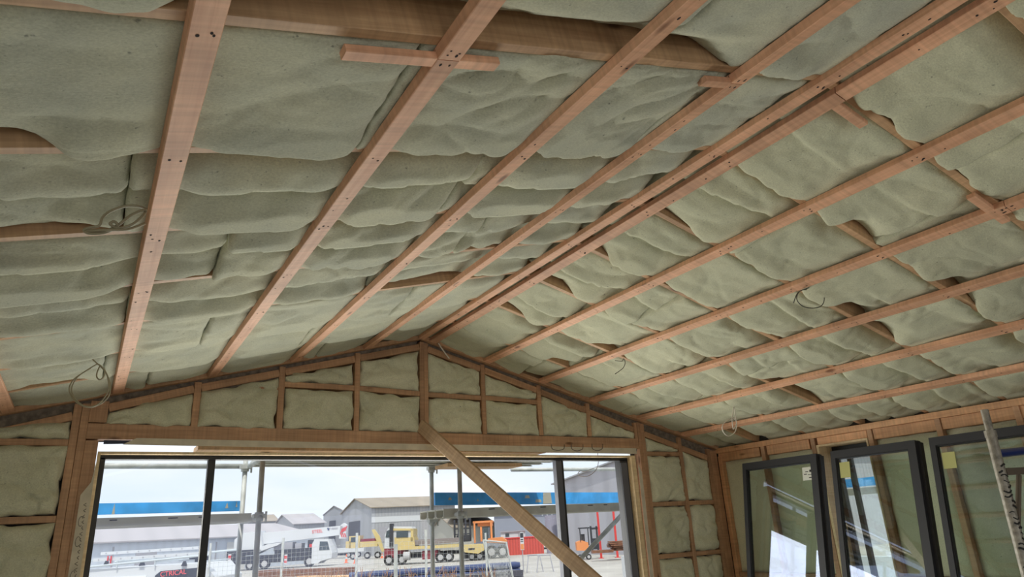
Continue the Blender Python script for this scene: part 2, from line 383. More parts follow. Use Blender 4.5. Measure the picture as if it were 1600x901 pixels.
# raking battens on the gable wall, grey membrane and top plates
for s, side in ((-1, 'left'), (1, 'right')):
    o = board('raking_batten', PINE2, (s * .002, 5.3175, ZR - .0005), (s * 3.42, 5.3175, zb(3.42) - .0005), .07, .036, slope_n(s))
    tag(o, f'reddish raking batten along the top of the gable wall, {side} of the ridge', 'batten', 'raking battens')
    m = MB(); m.prism([(s * .03, YG + .028, zb(.03) + .03), (s * 3.44, YG + .028, zb(3.44) + .03), (s * 3.44, YG + .028, zb(3.44) - .16), (s * .03, YG + .028, zb(.03) - .06)], (0, .01, 0))
    struct(tag(m.build('trim_1' if s < 0 else 'trim_2', WRAPD)))
def plate_off(x):
    if x < 0: return .033 + max(0, -x - 1.9) * .05
    return float(np.interp(x, [0, 1.0, 2.07, 2.7, 3.4], [.033, .036, .075, .088, .095]))

# ================================================================== CEILING INSULATION
def build_batt(s, row, v0, v1, u0, u1, seed, name='insulation_batt'):
    """one sagging batt between two rafters: u is the distance from the ridge, v runs along the building"""
    near = row < 4
    nu = max(12, int((u1 - u0) / (.0095 if near else .013))); nq = 54 if near else 38
    U = np.linspace(u0, u1, nu); t = np.linspace(-1, 1, nq); Q = np.sign(t) * (1 - (1 - np.abs(t)) ** 1.35)
    UU, QQ = np.meshgrid(U, Q, indexing='ij')
    vc = (v0 + v1) / 2; half = (v1 - v0) / 2 - .0195
    VV = vc + QQ * half
    bats = BL if s < 0 else BR
    pin = np.zeros_like(UU)
    for ub in bats + [.06, 3.42]: pin = np.maximum(pin, np.exp(-((UU - ub) / .085) ** 2))
    wu = UU + .10 * pn(UU * 2.1, VV * 2.1, seed + 5); wv = VV + .07 * pn(UU * 1.7 + 9, VV * 2.3, seed + 6)
    rid = 1 - np.abs(QQ) ** 6
    if s < 0:
        # one or two long rolls per bay, each drooping away from the camera and tucking up again
        flatrow = row <= 3
        nst = 1 if (flatrow or row >= 7) else 2
        ph = (QQ + 1) / 2
        wan = .16 * pn(UU * .8 + row * 3.7, VV * .6, seed + 30) + .05 * pn(UU * 3.1, VV * 2 + 4, seed + 31)
        if nst == 2: ph = np.clip(ph + wan * np.sin(np.pi * ph), 0, 1) * 2; sp = ph - np.floor(np.minimum(ph, 1.9999)); tuck = np.where(ph < 1, .9, .0)
        else: sp = ph; tuck = 0
        droop = np.clip(sp / .72, 0, 1) ** .85 * (1 - tuck * sm(.90, 1.0, sp))
        amp = (.024 if flatrow else (.105 if nst == 2 else .048)) * (.75 + .6 * pn(UU * .9, VV * 0 + row, seed + 33))
        # crumpled middle of the slope
        cr_ = sm(2.1, 1.5, UU) * sm(.35, .75, UU) * (1.0 if 3 <= row <= 5 else .25)
        a1 = np.abs(pn(wu * 1.9 - wv * 2.6, wv * 1.3 + wu * 1.2, seed + 40)); a2 = np.abs(pn(wu * 4.2 - wv * 3.6, wv * 3 + wu * 2.2, seed + 41))
        n1 = np.abs(pn(wu * .9 + seed * 3.1, wv * 2.4 + seed, seed))
        h = (.050 if flatrow or nst == 1 else .090) - amp * droop - .016 * np.clip(n1 * 2.8, 0, 1) ** .6 - cr_ * (.030 * np.clip(a1 * 2.8, 0, 1) ** .6 + .012 * np.clip(a2 * 2.6, 0, 1) ** .6) + cr_ * .018 - .010 * (1 - pin)
        if flatrow: h -= .020
        if row >= 7: h -= .012
    else:
        n1 = np.abs(pn(wu * 1.1 + wv * .8 + seed, wv * 1.6 - wu * .6, seed)); n2 = np.abs(pn(wu * 3.2 + wv * 2.6, wv * 3.2 - wu * 2.2, seed + 1))
        ph = (QQ + 1) / 2; wan = .22 * pn(UU * 1.1 + row * 2.7, VV * .6, seed + 30) + .06 * pn(UU * 3.1, VV * 2 + 4, seed + 31)
        ph = np.clip(ph + wan * np.sin(np.pi * ph), 0, 1) * 2; sp = ph - np.floor(np.minimum(ph, 1.9999))
        lap = sm(-.05, .25, pn(UU * .7 + seed, VV * 0 + row * 1.3, seed + 35)) if row > 2 else 0.0
        droop = np.clip(sp / .75, 0, 1) ** .85 * (1 - np.where(ph < 1, .9, 0) * sm(.92, 1.0, sp))
        h = .032 + lap * (.036 - .052 * droop) - .020 * np.clip(n1 * 2.6, 0, 1) ** .6 - .009 * np.clip(n2 * 2.6, 0, 1) ** .6 * sm(-.05, .3, pn(UU * 1.3, VV * 1.7, seed + 9)) - .026 * (1 - pin) - .006 * QQ
    # thin sharp creases in the facing
    for kk, (fa, fb, am) in enumerate(((1.3, 2.6, .006), (3.4, 2.0, .004), (2.0, -3.8, .004))):
        f_ = pn(wu * fa + wv * fb * .5, wv * abs(fb) - wu * fa * .3 * np.sign(fb), seed + 50 + kk); h += am * np.exp(-(f_ / .045) ** 2) * sm(-.1, .25, pn(UU * 1.7, VV * 1.7, seed + 60 + kk))
    h += .0045 * pn(UU * 9, VV * 10, seed + 11) + .0028 * pn(UU * 17, VV * 19, seed + 12) + .0010 * pn(UU * 34, VV * 30, seed + 13)
    # long edges: sometimes lifted (a gap beside the rafter), sometimes hanging below it
    e1 = pn(UU * 1.25 + 3.3, UU * 0 + seed * .37, seed + 20); e0 = pn(UU * 1.15 + 7.7, UU * 0 + seed * .61, seed + 21)
    g1 = sm(.18, .5, e1) * (1 if s > 0 or row < 4 else .5); g0 = sm(.1, .5, e0)
    if s < 0 and row == 2: g1 = sm(.55, .85, UU) * sm(2.35, 2.2, UU)
    if s < 0 and row == 3: g1 = sm(2.45, 2.6, UU) * .7; g0 = g0 * .5
    h += g1 * .085 * sm(.35, 1.0, QQ); h += g0 * .06 * sm(-.45, -1.0, QQ)
    h += (1 - g1) * -(.024 if s < 0 else .014) * sm(.45, .85, QQ) + (1 - g0) * -.010 * sm(-.5, -.9, QQ)
    h += .022 * np.abs(QQ) ** 14
    eu = np.minimum(UU - u0, u1 - UU); h += .018 * np.exp(-(eu / .008) ** 1.2)
    h = np.where(h < .003, h * (1 - pin) + .003 * pin, h)
    h = np.maximum(h, -.031)
    VV = VV + np.sign(QQ) * np.abs(QQ) ** 5 * np.clip(.010 - h, 0, .04) * (1.0 if s > 0 else 1.15) * np.where(QQ > 0, 1, .5) - np.where(QQ > 0, g1, 0) * .012 * np.abs(QQ) ** 4
    VV = VV + np.abs(QQ) ** 8 * (.008 * pn(UU * 6 + 3, QQ * 1.5, seed + 80) + .0035 * pn(UU * 21, QQ * 3, seed + 81)) * np.where(h < .02, 1, 0)
    UX = UU + .006 * pn(VV * 12, UU * 12, seed + 15) * (eu < .02)
    zr = .0355 / CT
    X = s * (UX - h * ST * 0); Z = ZR + zr - TT * UX + h / CT
    V = np.stack([X, VV, Z], -1)
    # skirt up the sides and a closed top
    sk = .11
    P = np.zeros((nu + 2, nq + 2, 3)); P[1:-1, 1:-1] = V
    P[0, 1:-1] = V[0]; P[-1, 1:-1] = V[-1]; P[1:-1, 0] = V[:, 0]; P[1:-1, -1] = V[:, -1]
    P[0, 0] = V[0, 0]; P[0, -1] = V[0, -1]; P[-1, 0] = V[-1, 0]; P[-1, -1] = V[-1, -1]
    bor = np.zeros((nu + 2, nq + 2), bool); bor[0] = bor[-1] = True; bor[:, 0] = bor[:, -1] = True
    zt = ZR + zr - TT * np.abs(P[..., 0]) + .14
    P[..., 2] = np.where(bor, np.maximum(zt, P[..., 2] + .02), P[..., 2])
    P[:, 0, 1] = v0 + .0195; P[:, -1, 1] = v1 - .0195
    a, b = P.shape[:2]; idx = np.arange(a * b).reshape(a, b)
    q = np.stack([idx[:-1, :-1], idx[1:, :-1], idx[1:, 1:], idx[:-1, 1:]], -1).reshape(-1, 4)
    if s < 0: q = q[:, ::-1]
    faces = [tuple(r) for r in q.tolist()]
    faces.append((int(idx[0, 0]), int(idx[0, -1]), int(idx[-1, -1]), int(idx[-1, 0])) if s > 0 else (int(idx[0, 0]), int(idx[-1, 0]), int(idx[-1, -1]), int(idx[0, -1])))
    me = bpy.data.meshes.new(name); org = np.array([s * (u0 + u1) / 2, vc, zb((u0 + u1) / 2) + .05])
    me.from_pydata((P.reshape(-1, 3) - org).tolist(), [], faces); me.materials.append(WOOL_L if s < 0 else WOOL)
    me.polygons.foreach_set('use_smooth', [True] * len(me.polygons))
    o = bpy.data.objects.new(name, me); C.objects.link(o); o.location = org; return o
bays = list(zip([RY[0] - .5855] + RY, RY + [YG + .045]))
nb = len(bays)
for s, side in ((-1, 'left'), (1, 'right')):
    for row, (v0, v1) in enumerate(bays):
        if row == 0: continue
        st = .02; cuts = [st]; first = [.62, 1.16, .95, .55, 1.16, .8, 1.1, .7, 1.16, .9][(row + (3 if s > 0 else 0)) % 10]
        c = st + first
        while c < 3.1: cuts.append(c); c += 1.16
        cuts.append(3.62)
        nseg = len(cuts) - 1
        for i in range(nseg):
            o = build_batt(s, row, v0, v1, cuts[i] + .002, cuts[i + 1] - .002, row * 17 + i * 5 + (101 if s > 0 else 0))
            rr = nb - 1 - row
            look = 'folded' if s < 0 and row > 3 else ('flat dusty' if s < 0 else 'smooth')
            pos = 'topmost by the ridge' if i == 0 else ('lowest of its bay' if i == nseg - 1 else f'{ordw[i]} down from the ridge')
            tag(o, f'{look} green batt, {side} slope, {ordw[rr]} bay from gable, {pos}', 'insulation batt', f'insulation batts of the {side} slope')

# ================================================================== GABLE WALL FRAMING
DP = .09
def stud(x, z0, z1, lab, w=.045, mat=PINE2, y=YG, grp='gable wall studs', lean=0):
    o = board('wall_stud', mat, (x + lean, y, z0), (x, y, z1), w, DP, (0, -1, 0)); return tag(o, lab, 'stud', grp)
def ztop(x): return zb(x) - .012
HZ0, HZ1 = 2.33, 2.432
HB = board('window_header', PINE2, (-2.384, YG + .001, (HZ0 + HZ1) / 2 + .006), (2.34, YG + .001, (HZ0 + HZ1) / 2 - .010), HZ1 - HZ0, DP, (0, -1, 0))
tag(HB, 'long pine header beam above the wide window', 'beam')
for x, w, lab in ((.0045, .038, 'left half of the double king post under the ridge'), (.0435, .038, 'right half of the double king post under the ridge'),
               (-.563, .042, 'short gable stud, first left of the king post'), (-1.157, .045, 'short gable stud, second left of the king post'), (-1.742, .046, 'short gable stud, third left of the king post'),
               (.598, .042, 'short gable stud, first right of the king post'), (1.19, .044, 'short gable stud, second right of the king post'), (1.745, .045, 'short gable stud, third right of the king post')):
    stud(x, HZ1 - .0 + (-.002), min(ztop(x - .02), ztop(x + .02)), lab, w, grp='short studs above the header')
for x, w, z0, z1, lab in ((-2.454, .045, 0, 2.56, 'full-height stud left of the wide window, outermost of three'), (-2.407, .045, 0, 2.565, 'full-height stud left of the wide window, middle of three'),
                  (-2.347, .074, 0, HZ0 - .005, 'trimmer stud directly against the left side of the wide window'),
                  (-2.332, .104, HZ1 + .012, 2.585, 'short double block above the header at its left end'),
                  (2.322, .040, HZ1 - .015, 2.58, 'short block above the header at its right end'),
                  (2.367, .040, 0, 2.585, 'full-height stud right of the wide window, inner of two'), (2.412, .048, 0, 2.572, 'full-height stud right of the wide window, outer of two'),
                  (2.903, .045, 0, 2.445, 'slim stud midway between the wide window and the corner'), (3.30, .05, 0, 2.33, 'corner stud of the gable wall, left piece'), (3.372, .092, 0, 2.315, 'corner stud of the gable wall, right piece'),
                  (-3.0, .045, 0, 2.41, 'stud of the gable wall left of the picture')):
    stud(x, z0, z1, lab, w)
# top plate pieces between studs
xs = [-3.42, -2.478, -2.278, -1.766, -1.719, -1.18, -1.134, -.585, -.541, -.016, .064, .576, .62, 1.168, 1.213, 1.722, 1.768, 2.30, 2.437, 2.88, 2.926, 3.274]
lab_ = ['left of the window studs', 'above the left end of the window', 'between third and second left short studs', 'between second and first left short studs', 'just left of the king post',
        'just right of the king post', 'between first and second right short studs', 'between second and third right short studs', 'above the right end of the window', 'right of the window studs', 'next to the right corner']
for i in range(0, len(xs) - 1, 2):
    a, b_ = xs[i], xs[i + 1]; th = .056
    pa = (a, YG + .004, zb(a) - plate_off(a) - th / 2); pb = (b_, YG + .004, zb(b_) - plate_off(b_) - th / 2)
    o = board('top_plate', PINE2, pa, pb, th, DP, (0, -1, 0)); tag(o, 'raking top plate piece of the gable wall, ' + lab_[i // 2], 'wall plate', 'raking top plate pieces')
def dwang(x0, x1, z0, lab, z1=None, X=None, mat=PINE2, h=.042):
    z1 = z0 if z1 is None else z1
    if X is None: o = board('nogging', mat, (x0, YG + .006, z0), (x1, YG + .006, z1), h, DP, (0, -1, 0))
    else: o = board('nogging', mat, (X, x0, z0), (X, x1, z1), h, DP, (-1, 0, 0))
    return tag(o, lab, 'nogging', 'noggings')
dwang(-1.718, -1.181, 2.64, 'nogging left of the second left short stud, half hidden behind the plate', 2.745)
dwang(-1.134, -.585, 2.772, 'nogging between the first and second left short studs', 2.772)
dwang(-.541, -.016, 2.772, 'nogging just left of the king post', 2.755)
dwang(.064, .576, 2.752, 'nogging just right of the king post', 2.748)
dwang(.62, 1.168, 2.752, 'nogging between the first and second right short studs', 2.735)
dwang(1.213, 1.74, 2.725, 'nogging running into the rake, third right of the king post', 2.70)
for x0, x1, zz, nm in ((-3.42, -2.478, (2.31, 1.84), 'left of the wide window'), (2.437, 2.88, (2.275, 1.79, 1.31), 'right of the wide window'), (2.926, 3.274, (1.79 , 1.31), 'beside the corner studs')):
    for j, z in enumerate(zz):
        dwang(x0, x1, z, f'nogging {nm}, {["upper", "middle", "lower"][j + (1 if len(zz) == 2 and x0 > 0 else 0)]}')

# gable wall batts
def wall_batt(quad, seed, lab, grp, axis='y', name='wall_batt', puff=.045, mat=None, face=None, rag=.022):
    """quad: four (a,z) corners bl, br, tr, tl in the wall plane; the pillow swells towards the room"""
    (a0, z0), (a1, z1), (a2, z2), (a3, z3) = quad
    W_ = max(abs(a1 - a0), .05); H_ = max(abs(z3 - z0), abs(z2 - z1), .05)
    nu = int(max(14, W_ / .014)); nv = int(max(12, H_ / .014))
    t = np.linspace(-1, 1, nu); s1 = (np.sign(t) * (1 - (1 - abs(t)) ** 1.3) + 1) / 2
    t = np.linspace(-1, 1, nv); s2 = (np.sign(t) * (1 - (1 - abs(t)) ** 1.3) + 1) / 2
    S, T = np.meshgrid(s1, s2, indexing='ij')
    A = (1 - T) * ((1 - S) * a0 + S * a1) + T * ((1 - S) * a3 + S * a2); Z = (1 - T) * ((1 - S) * z0 + S * z1) + T * ((1 - S) * z3 + S * z2)
    ed = np.minimum(np.minimum(S, 1 - S) * W_, np.minimum(T, 1 - T) * H_)
    sw = 1 - np.exp(-ed / .02)
    wa = A + .05 * pn(A * 5, Z * 5, seed + 3); wz = Z + .05 * pn(A * 4 + 7, Z * 4, seed + 4)
    d = puff * (.25 + .6 * np.clip(np.abs(pn(wa * 2.1 + seed, wz * 3.4, seed)) * 2.6, 0, 1) ** .6 + .25 * np.clip(np.abs(pn(wa * 6 + wz * 4, wz * 7, seed + 1)) * 2.4, 0, 1) ** .6) * sw - .014 * (1 - sw)
    for kk, (fa, fb) in enumerate(((2.6, 4.0), (5.5, -3.5), (4, 7))):
        f_ = pn(wa * fa + wz * fb * .4 + kk * 5, wz * abs(fb) - wa * fa * .3, seed + 50 + kk); d -= (.55 * puff if puff > .02 else .004) * (.5 if kk else .7) * np.exp(-(f_ / .055) ** 2) * sm(-.05, .2, pn(A * 3, Z * 3, seed + 70 + kk)) * sw
    d += .002 * pn(A * 30, Z * 30, seed + 8)
    cx = (a0 + a1 + a2 + a3) / 4; cz = (z0 + z1 + z2 + z3) / 4
    r1 = rag * pn(A * 9, Z * 9, seed + 6) * np.exp(-ed / .03)
    A = A + np.sign(A - cx) * r1 * 1.2 ; Z = Z + np.sign(Z - cz) * r1
    if axis == 'y': P = np.stack([A, (YG if face is None else face) + .016 - d, Z], -1)
    else: P = np.stack([(WX if face is None else face) + .016 - d, A, Z], -1)
    Bk = P[[0, -1]][:, [0, -1]].copy()
    a, b = P.shape[:2]; idx = np.arange(a * b).reshape(a, b)
    q = np.stack([idx[:-1, :-1], idx[1:, :-1], idx[1:, 1:], idx[:-1, 1:]], -1).reshape(-1, 4)
    if axis != 'y': q = q[:, ::-1]
    ring = list(idx[:, 0]) + list(idx[-1, 1:]) + list(idx[-2::-1, -1]) + list(idx[0, -2:0:-1])
    Pv = P.reshape(-1, 3); back = Pv[ring].copy(); back[:, 1 if axis == 'y' else 0] = ((YG if axis == 'y' else WX) if face is None else face) + .075
    vs = np.concatenate([Pv, back]); nbk = len(Pv); n = len(ring)
    fs = [tuple(r) for r in q.tolist()] + [(int(ring[(i + 1) % n]), int(ring[i]), nbk + i, nbk + (i + 1) % n) for i in range(n)] + [tuple(nbk + i for i in range(n))]
    me = bpy.data.meshes.new(name); org = vs.mean(0); me.from_pydata((vs - org).tolist(), [], fs); me.materials.append(mat or WOOLW)
    me.polygons.foreach_set('use_smooth', [True] * len(me.polygons))
    o = bpy.data.objects.new(name, me); C.objects.link(o); o.location = org
    return tag(o, lab, 'insulation batt', grp)
cells = [(-2.278, -1.766), (-1.719, -1.18), (-1.134, -.585), (-.541, -.016), (.064, .576), (.62, 1.168), (1.213, 1.722), (1.768, 2.30)]
nm = ['above the left end of the header', 'third left of the king post', 'second left of the king post', 'directly left of the king post', 'directly right of the king post', 'second right of the king post', 'third right of the king post', 'above the right end of the header']
g_ = 'small wall batts in the gable'
sd0 = 300
def ptop(x): return zb(x) - plate_off(x) - .058
for i, (a, b_) in enumerate(cells):
    zt = (ptop(a), ptop(b_))
    if i in (2, 3, 4, 5):
        dz = {2: (2.772, 2.772), 3: (2.772, 2.755), 4: (2.752, 2.748), 5: (2.752, 2.735)}[i]
        wall_batt([(a, HZ1), (b_, HZ1), (b_, dz[1] - .022), (a, dz[0] - .022)], sd0 + i, 'puffy wall batt in the lower gable row, ' + nm[i], g_, puff=.062)
        wall_batt([(a, dz[0] + .022), (b_, dz[1] + .022), (b_, max(zt[1], dz[1] + .04)), (a, max(zt[0], dz[0] + .04))], sd0 + 20 + i, 'wall batt above the nogging in the gable, ' + nm[i], g_, puff=.05)
    else:
        wall_batt([(a, HZ1 + .002), (b_, HZ1 - .01), (b_, zt[1]), (a, zt[0])], sd0 + i, 'puffy wall batt under the rake, ' + nm[i], g_, puff=.062)
for j, (z0, z1) in enumerate(((2.332, None), (1.862, 2.288), (1.2, 1.818), (.1, 1.2))):
    q = [(-3.40, z0), (-2.478, z0), (-2.478, z1 or ptop(-2.478)), (-3.40, z1 or max(ptop(-3.4), 2.28 + .06))]
    wall_batt(q, 350 + j, f'crumpled wall batt left of the wide window, {ordw[j]} from the top', 'wall batts left of the window', puff=.07)
for j, (z0, z1) in enumerate(((2.297, None), (1.812, 2.253), (1.332, 1.768), (.2, 1.288))):
    q = [(2.437, z0), (2.88, z0), (2.88, z1 or max(ptop(2.88), 2.31)), (2.437, z1 or ptop(2.437))]
    wall_batt(q, 360 + j, f'wall batt right of the wide window, {ordw[j]} from the top', 'wall batts right of the window', puff=.055)
for j, (z0, z1) in enumerate(((1.812, None), (1.332, 1.768), (.2, 1.288))):
    q = [(2.926, z0), (3.274, z0), (3.274, z1 or ptop(3.274)), (2.926, z1 or ptop(2.926))]
    wall_batt(q, 370 + j, f'narrow wall batt beside the corner studs, {ordw[j]} from the top', 'wall batts beside the corner', puff=.055)

# ================================================================== WIDE GABLE WINDOW
win = struct(empty('window_1', (0, YG + .05, 0)))
WL = (0, YG + .05, 0)
def wpart(name, mb, mat): 
    o = mb.build(name, mat, None, loc=WL); o.parent = win; o.location = (0, 0, 0); return o
zt0, zt1 = 2.238, 2.254
m = MB(); m.box(-2.305, 2.275, YG - .004, YG + .14, zt0, zt1); m.box(-2.305, -2.287, YG - .004, YG + .14, .0, zt0); m.box(2.222, 2.275, YG - .004, YG + .10, .0, zt0); m.box(-2.305, 2.275, YG - .004, YG + .14, -.0, .018)
wpart('timber_reveal', m, PALE)
m = MB(); m.box(-2.287, 2.222, YG + .06, YG + .14, 2.212, 2.237); m.box(-2.287, -2.255, YG + .06, YG + .14, .02, 2.22); m.box(2.125, 2.222, YG + .06, YG + .14, .02, 2.22); m.box(-2.287, 2.222, YG + .06, YG + .14, .02, .07)
wpart('aluminium_frame', m, ALU_D)
m = MB(); m.box(-1.618, -1.57, YG + .075, YG + .13, .05, 2.22); wpart('mullion', m, ALU_D)
m = MB(); m.box(1.372, 1.435, YG + .07, YG + .125, .05, 2.22); wpart('mullion', m, ALU_G)
m = MB(); m.box(1.436, 1.462, YG + .08, YG + .135, .05, 2.22); wpart('mullion', m, BLACK)
m = MB(); m.box(2.128, 2.205, YG + .052, YG + .075, .05, 2.19); wpart('closing_stile', m, ALU_G)
for a, b_ in ((-2.256, -1.617), (-1.571, 1.373), (1.461, 2.126)):
    m = MB(); m.box(a, b_, YG + .100, YG + .104, .065, 2.214); wpart('glass_pane', m, GLASS)
# wrap flaps around the opening
m = MB(); m.prism([(-2.17, YG - .003, 2.30), (2.3, YG - .003, 2.27), (2.3, YG - .003, 2.325), (1.0, YG - .003, 2.332), (-1.0, YG - .003, 2.338), (-2.09, YG - .003, 2.345)], (0, .002, 0))
o = m.build('building_wrap_flap', WRAPW); tag(o, 'off-white building wrap edge hanging under the long header', 'building wrap')
m = MB(); wvx = [(-2.372, 1.98), (-2.335, 2.05)] 
m.prism([(-2.372, YG - .003, .0), (-2.304, YG - .003, .0), (-2.304, YG - .003, 2.19), (-2.318, YG - .003, 2.06), (-2.366, YG - .003, 1.98)], (0, .002, 0))
inkz = 1.93
for k in range(34):
    z = 1.93 - k * .035; r = random.random()
    ln = [(-2.322 - random.uniform(0, .006), z), (-2.330 - random.uniform(0, .012), z - .01), (-2.324, z - .02)]
    m.tube([(x, YG - .004, zz) for x, zz in ln], .0022, 5, 1)
for z in (1.82, 1.70, 1.50, 1.32):
    pts = [(-2.343 + .012 * math.cos(a), YG - .004, z + .03 * math.sin(a)) for a in np.linspace(.6, 5.4, 10)]
    m.tube(pts, .0016, 5, 1)
o = m.build('building_wrap_strip', [WRAPW, flat('grey_print', (.16, .14, .12), .8)]); tag(o, 'printed building wrap strip folded round the left window jamb', 'building wrap')
m = MB(); m.prism([(2.292, YG - .003, .0), (2.34, YG - .003, .0), (2.34, YG - .003, 2.1), (2.30, YG - .003, 2.17)], (0, .002, 0))
o = m.build('building_wrap_strip', WRAPW); tag(o, 'plain building wrap strip folded round the right window jamb', 'building wrap')
# ragged dark membrane edge in the head gap
m = MB()
for i in range(46):
    x = -2.28 + i * .1; m.prism([(x, YG + .012, 2.308 + random.uniform(-.006, .004)), (x + .1, YG + .012, 2.306 + random.uniform(-.006, .004)), (x + .1, YG + .012, 2.33), (x, YG + .012, 2.33)], (0, .004, 0))
o = m.build('membrane_edge', flat('navy_membrane', (.03, .035, .07), .6)); tag(o, 'thin dark membrane edge along the gap over the wide window', 'membrane')

# ================================================================== DIAGONAL PROP
p_top = Vector((-.035, YG - .012, 2.49)); d_ = Vector((.679 + .02, 4.14, 1.294)) - Vector((.0, YG - .01, 2.446)); d_.normalize()
t_ = (2.49 - .02) / -d_.z; p_bot = p_top + d_ * t_
mid_ = (p_top + p_bot) / 2 + Vector((-.15, .3, .3)); tc_ = Vector(CAM) - mid_; tc_ = (tc_ - d_ * tc_.dot(d_)).normalized(); up_ = d_.cross(tc_)
if up_.z < 0: up_ = -up_
nrm = tc_ * math.cos(math.radians(17)) - up_ * math.sin(math.radians(17))
o = board('diagonal_prop', PROP, p_top, p_bot, .098, .045, nrm); tag(o, 'long diagonal pine prop leaning from the king post down across the window', 'timber prop')

# ================================================================== RIGHT WALL
def rboard(name, mat, y0, y1, z0, z1, w, lab, cat, grp=None, dx=0, dp=DP):
    o = board(name, mat, (WX + dx, y0, z0), (WX + dx, y1, z1), w, dp, (-1, 0, 0)); return tag(o, lab, cat, grp)
rboard('top_plate', PLATE, -1.2, YG - .0, 2.308, 2.308, .052, 'orange pine top plate running along the right wall under the ceiling', 'wall plate', dx=-.012)
LN = [(4.758, YG - .01), (4.176, 4.666), (3.592, 4.086), (2.999, 3.530), (2.426, 2.950), (1.85, 2.38)]
ll = ['nearest the corner', 'above the first leaning sash', 'above the small window opening', 'above the second leaning sash', 'above the third leaning sash', 'at the right edge of the picture']
for k, (a, b_) in enumerate(LN):
    rboard('lintel', PLATE, a, b_, 2.237 if k != 2 else 2.249, 2.237 if k != 2 else 2.249, .088 if k != 2 else .064, 'orange pine lintel piece under the right top plate, ' + ll[k], 'lintel', 'lintel pieces of the right wall', dx=.008)
for k, y in enumerate((4.712, 4.130, 3.560, 2.975, 2.403, 1.82)):
    o = board('wall_stud', PINE2, (WX - .002, y + (.0 if k else 0), 0), (WX - .002, y, 2.282), .045, DP, (-1, 0, 0))
    tag(o, f'stud of the right wall, {ordw[k]} from the corner', 'stud', 'right wall studs')
o = board('wall_stud', PLATE, (WX - .002, YG - .03, 0), (WX - .002, YG - .03, 2.25), .048, DP, (-1, 0, 0)); tag(o, 'orange corner stud of the right wall', 'stud', 'right wall studs')
for k, (a, b_) in enumerate(((4.738, 5.26), (4.155, 4.688), (2.999, 3.535), (2.426, 2.95), (1.85, 2.38))):
    dwang(a, b_, 1.085, f'nogging low on the right wall, {ordw[k]} from the corner', X=WX + .003)
    wall_batt([(a, 1.107), (b_, 1.107), (b_, 2.19), (a, 2.19)], 400 + k, f'tall smooth green batt of the right wall, {ordw[k]} from the corner, upper half', 'right wall batts', axis='x', puff=.012, rag=.004, face=WX + .022)
    wall_batt([(a, .05), (b_, .05), (b_, 1.063), (a, 1.063)], 420 + k, f'smooth green batt of the right wall, {ordw[k]} from the corner, lower half', 'right wall batts', axis='x', puff=.012, rag=.004, face=WX + .022)
w2 = struct(empty('window_2', (WX + .07, 3.84, 0))); WL = (WX + .07, 3.84, 0)
def w2part(name, mb, mat): o = mb.build(name, mat, None, loc=WL); o.parent = w2; o.location = (0, 0, 0)
m = MB(); m.box(WX - .004, WX + .24, 3.588, 4.10, 2.198, 2.215); m.box(WX - .004, WX + .24, 4.075, 4.10, .9, 2.198); m.box(WX - .004, WX + .24, 3.588, 3.603, .9, 2.198); m.box(WX - .004, WX + .24, 3.588, 4.10, .9, .92)
w2part('timber_reveal', m, PALE)
m = MB(); m.box(WX + .18, WX + .23, 3.605, 4.073, 2.13, 2.196); m.box(WX + .18, WX + .23, 4.035, 4.073, .92, 2.13); m.box(WX + .18, WX + .23, 3.605, 3.64, .92, 2.13); m.box(WX + .18, WX + .23, 3.605, 4.073, .92, .96)
w2part('aluminium_frame', m, ALU_D)
m = MB(); m.box(WX + .185, WX + .225, 3.905, 3.945, .96, 2.13); w2part('mullion', m, ALU_D)
m = MB(); m.box(WX + .203, WX + .207, 3.64, 4.035, .96, 2.13); w2part('glass_pane', m, GLASS)

# leaning window sashes
def sash(y0, y1, lab, ztop=2.115, fw=.062, Xtop=3.245, inner=.03, note=None):
    lean = .17; X0 = Xtop - lean * ztop
    root = empty('leaning_window', (X0, (y0 + y1) / 2, 0)); th = math.atan(lean)
    root.rotation_euler = (0, th, 0); tag(root, lab, 'window sash', 'leaning window sashes')
    H = ztop / math.cos(th); W = (y1 - y0); h = W / 2; dpt = .05
    z0 = .028
    m = MB(); m.box(-dpt, 0, -h, h, H - fw, H); m.box(-dpt, 0, -h, h, z0, z0 + fw); m.box(-dpt, 0, -h, -h + fw, z0 + fw, H - fw); m.box(-dpt, 0, h - fw * .7, h, z0 + fw, H - fw)
    m.box(-.018, .028, -h - .022, -h, z0, H - .012); m.box(-.018, .028, h, h + .012, z0, H - .02); m.box(-.006, .03, -h, h, H - .03, H + .004)
    m.build('sash_frame', ALU_D, root)
    b = MB(); g = .008
    for (a, b_, c, d) in ((-h + fw, -h + fw + g, z0 + fw, H - fw), (h - fw * .7 - g, h - fw * .7, z0 + fw, H - fw), (-h + fw, h - fw * .7, z0 + fw, z0 + fw + g), (-h + fw, h - fw * .7, H - fw - g, H - fw)):
        b.box(-dpt + .008, -.006, a, b_, c, d)
    b.build('glazing_seal', BLACK, root)
    MB().box(-.030, -.026, -h + fw, h - fw * .7, z0 + fw, H - fw).build('glass_pane', GLASS2, root)
    return root, H, h
r1, H1, h1 = sash(3.96, 4.80, 'dark aluminium window sash leaning on the right wall, farthest of three, white sticker in its corner')
r2, H2, h2 = sash(3.065, 3.815, 'middle of the three dark sashes leaning on the right wall, green note on the glass')
r3, H3, h3 = sash(2.10, 2.955, 'nearest of the three dark sashes leaning on the right wall, behind the scaffold pole')
m = MB(); yy = -h1 + .062; m.box(-.0325, -.0305, yy, yy + .105, H1 - .22, H1 - .105)
for (a, b_, c, d) in ((.006, .04, .018, .026), (.008, .05, .045, .05), (.06, .09, .05, .058), (.012, .032, .070, .09), (.045, .075, .072, .078)):
    m.box(-.0332, -.0325, yy + a, yy + b_, H1 - .22 + c, H1 - .22 + d, 1)
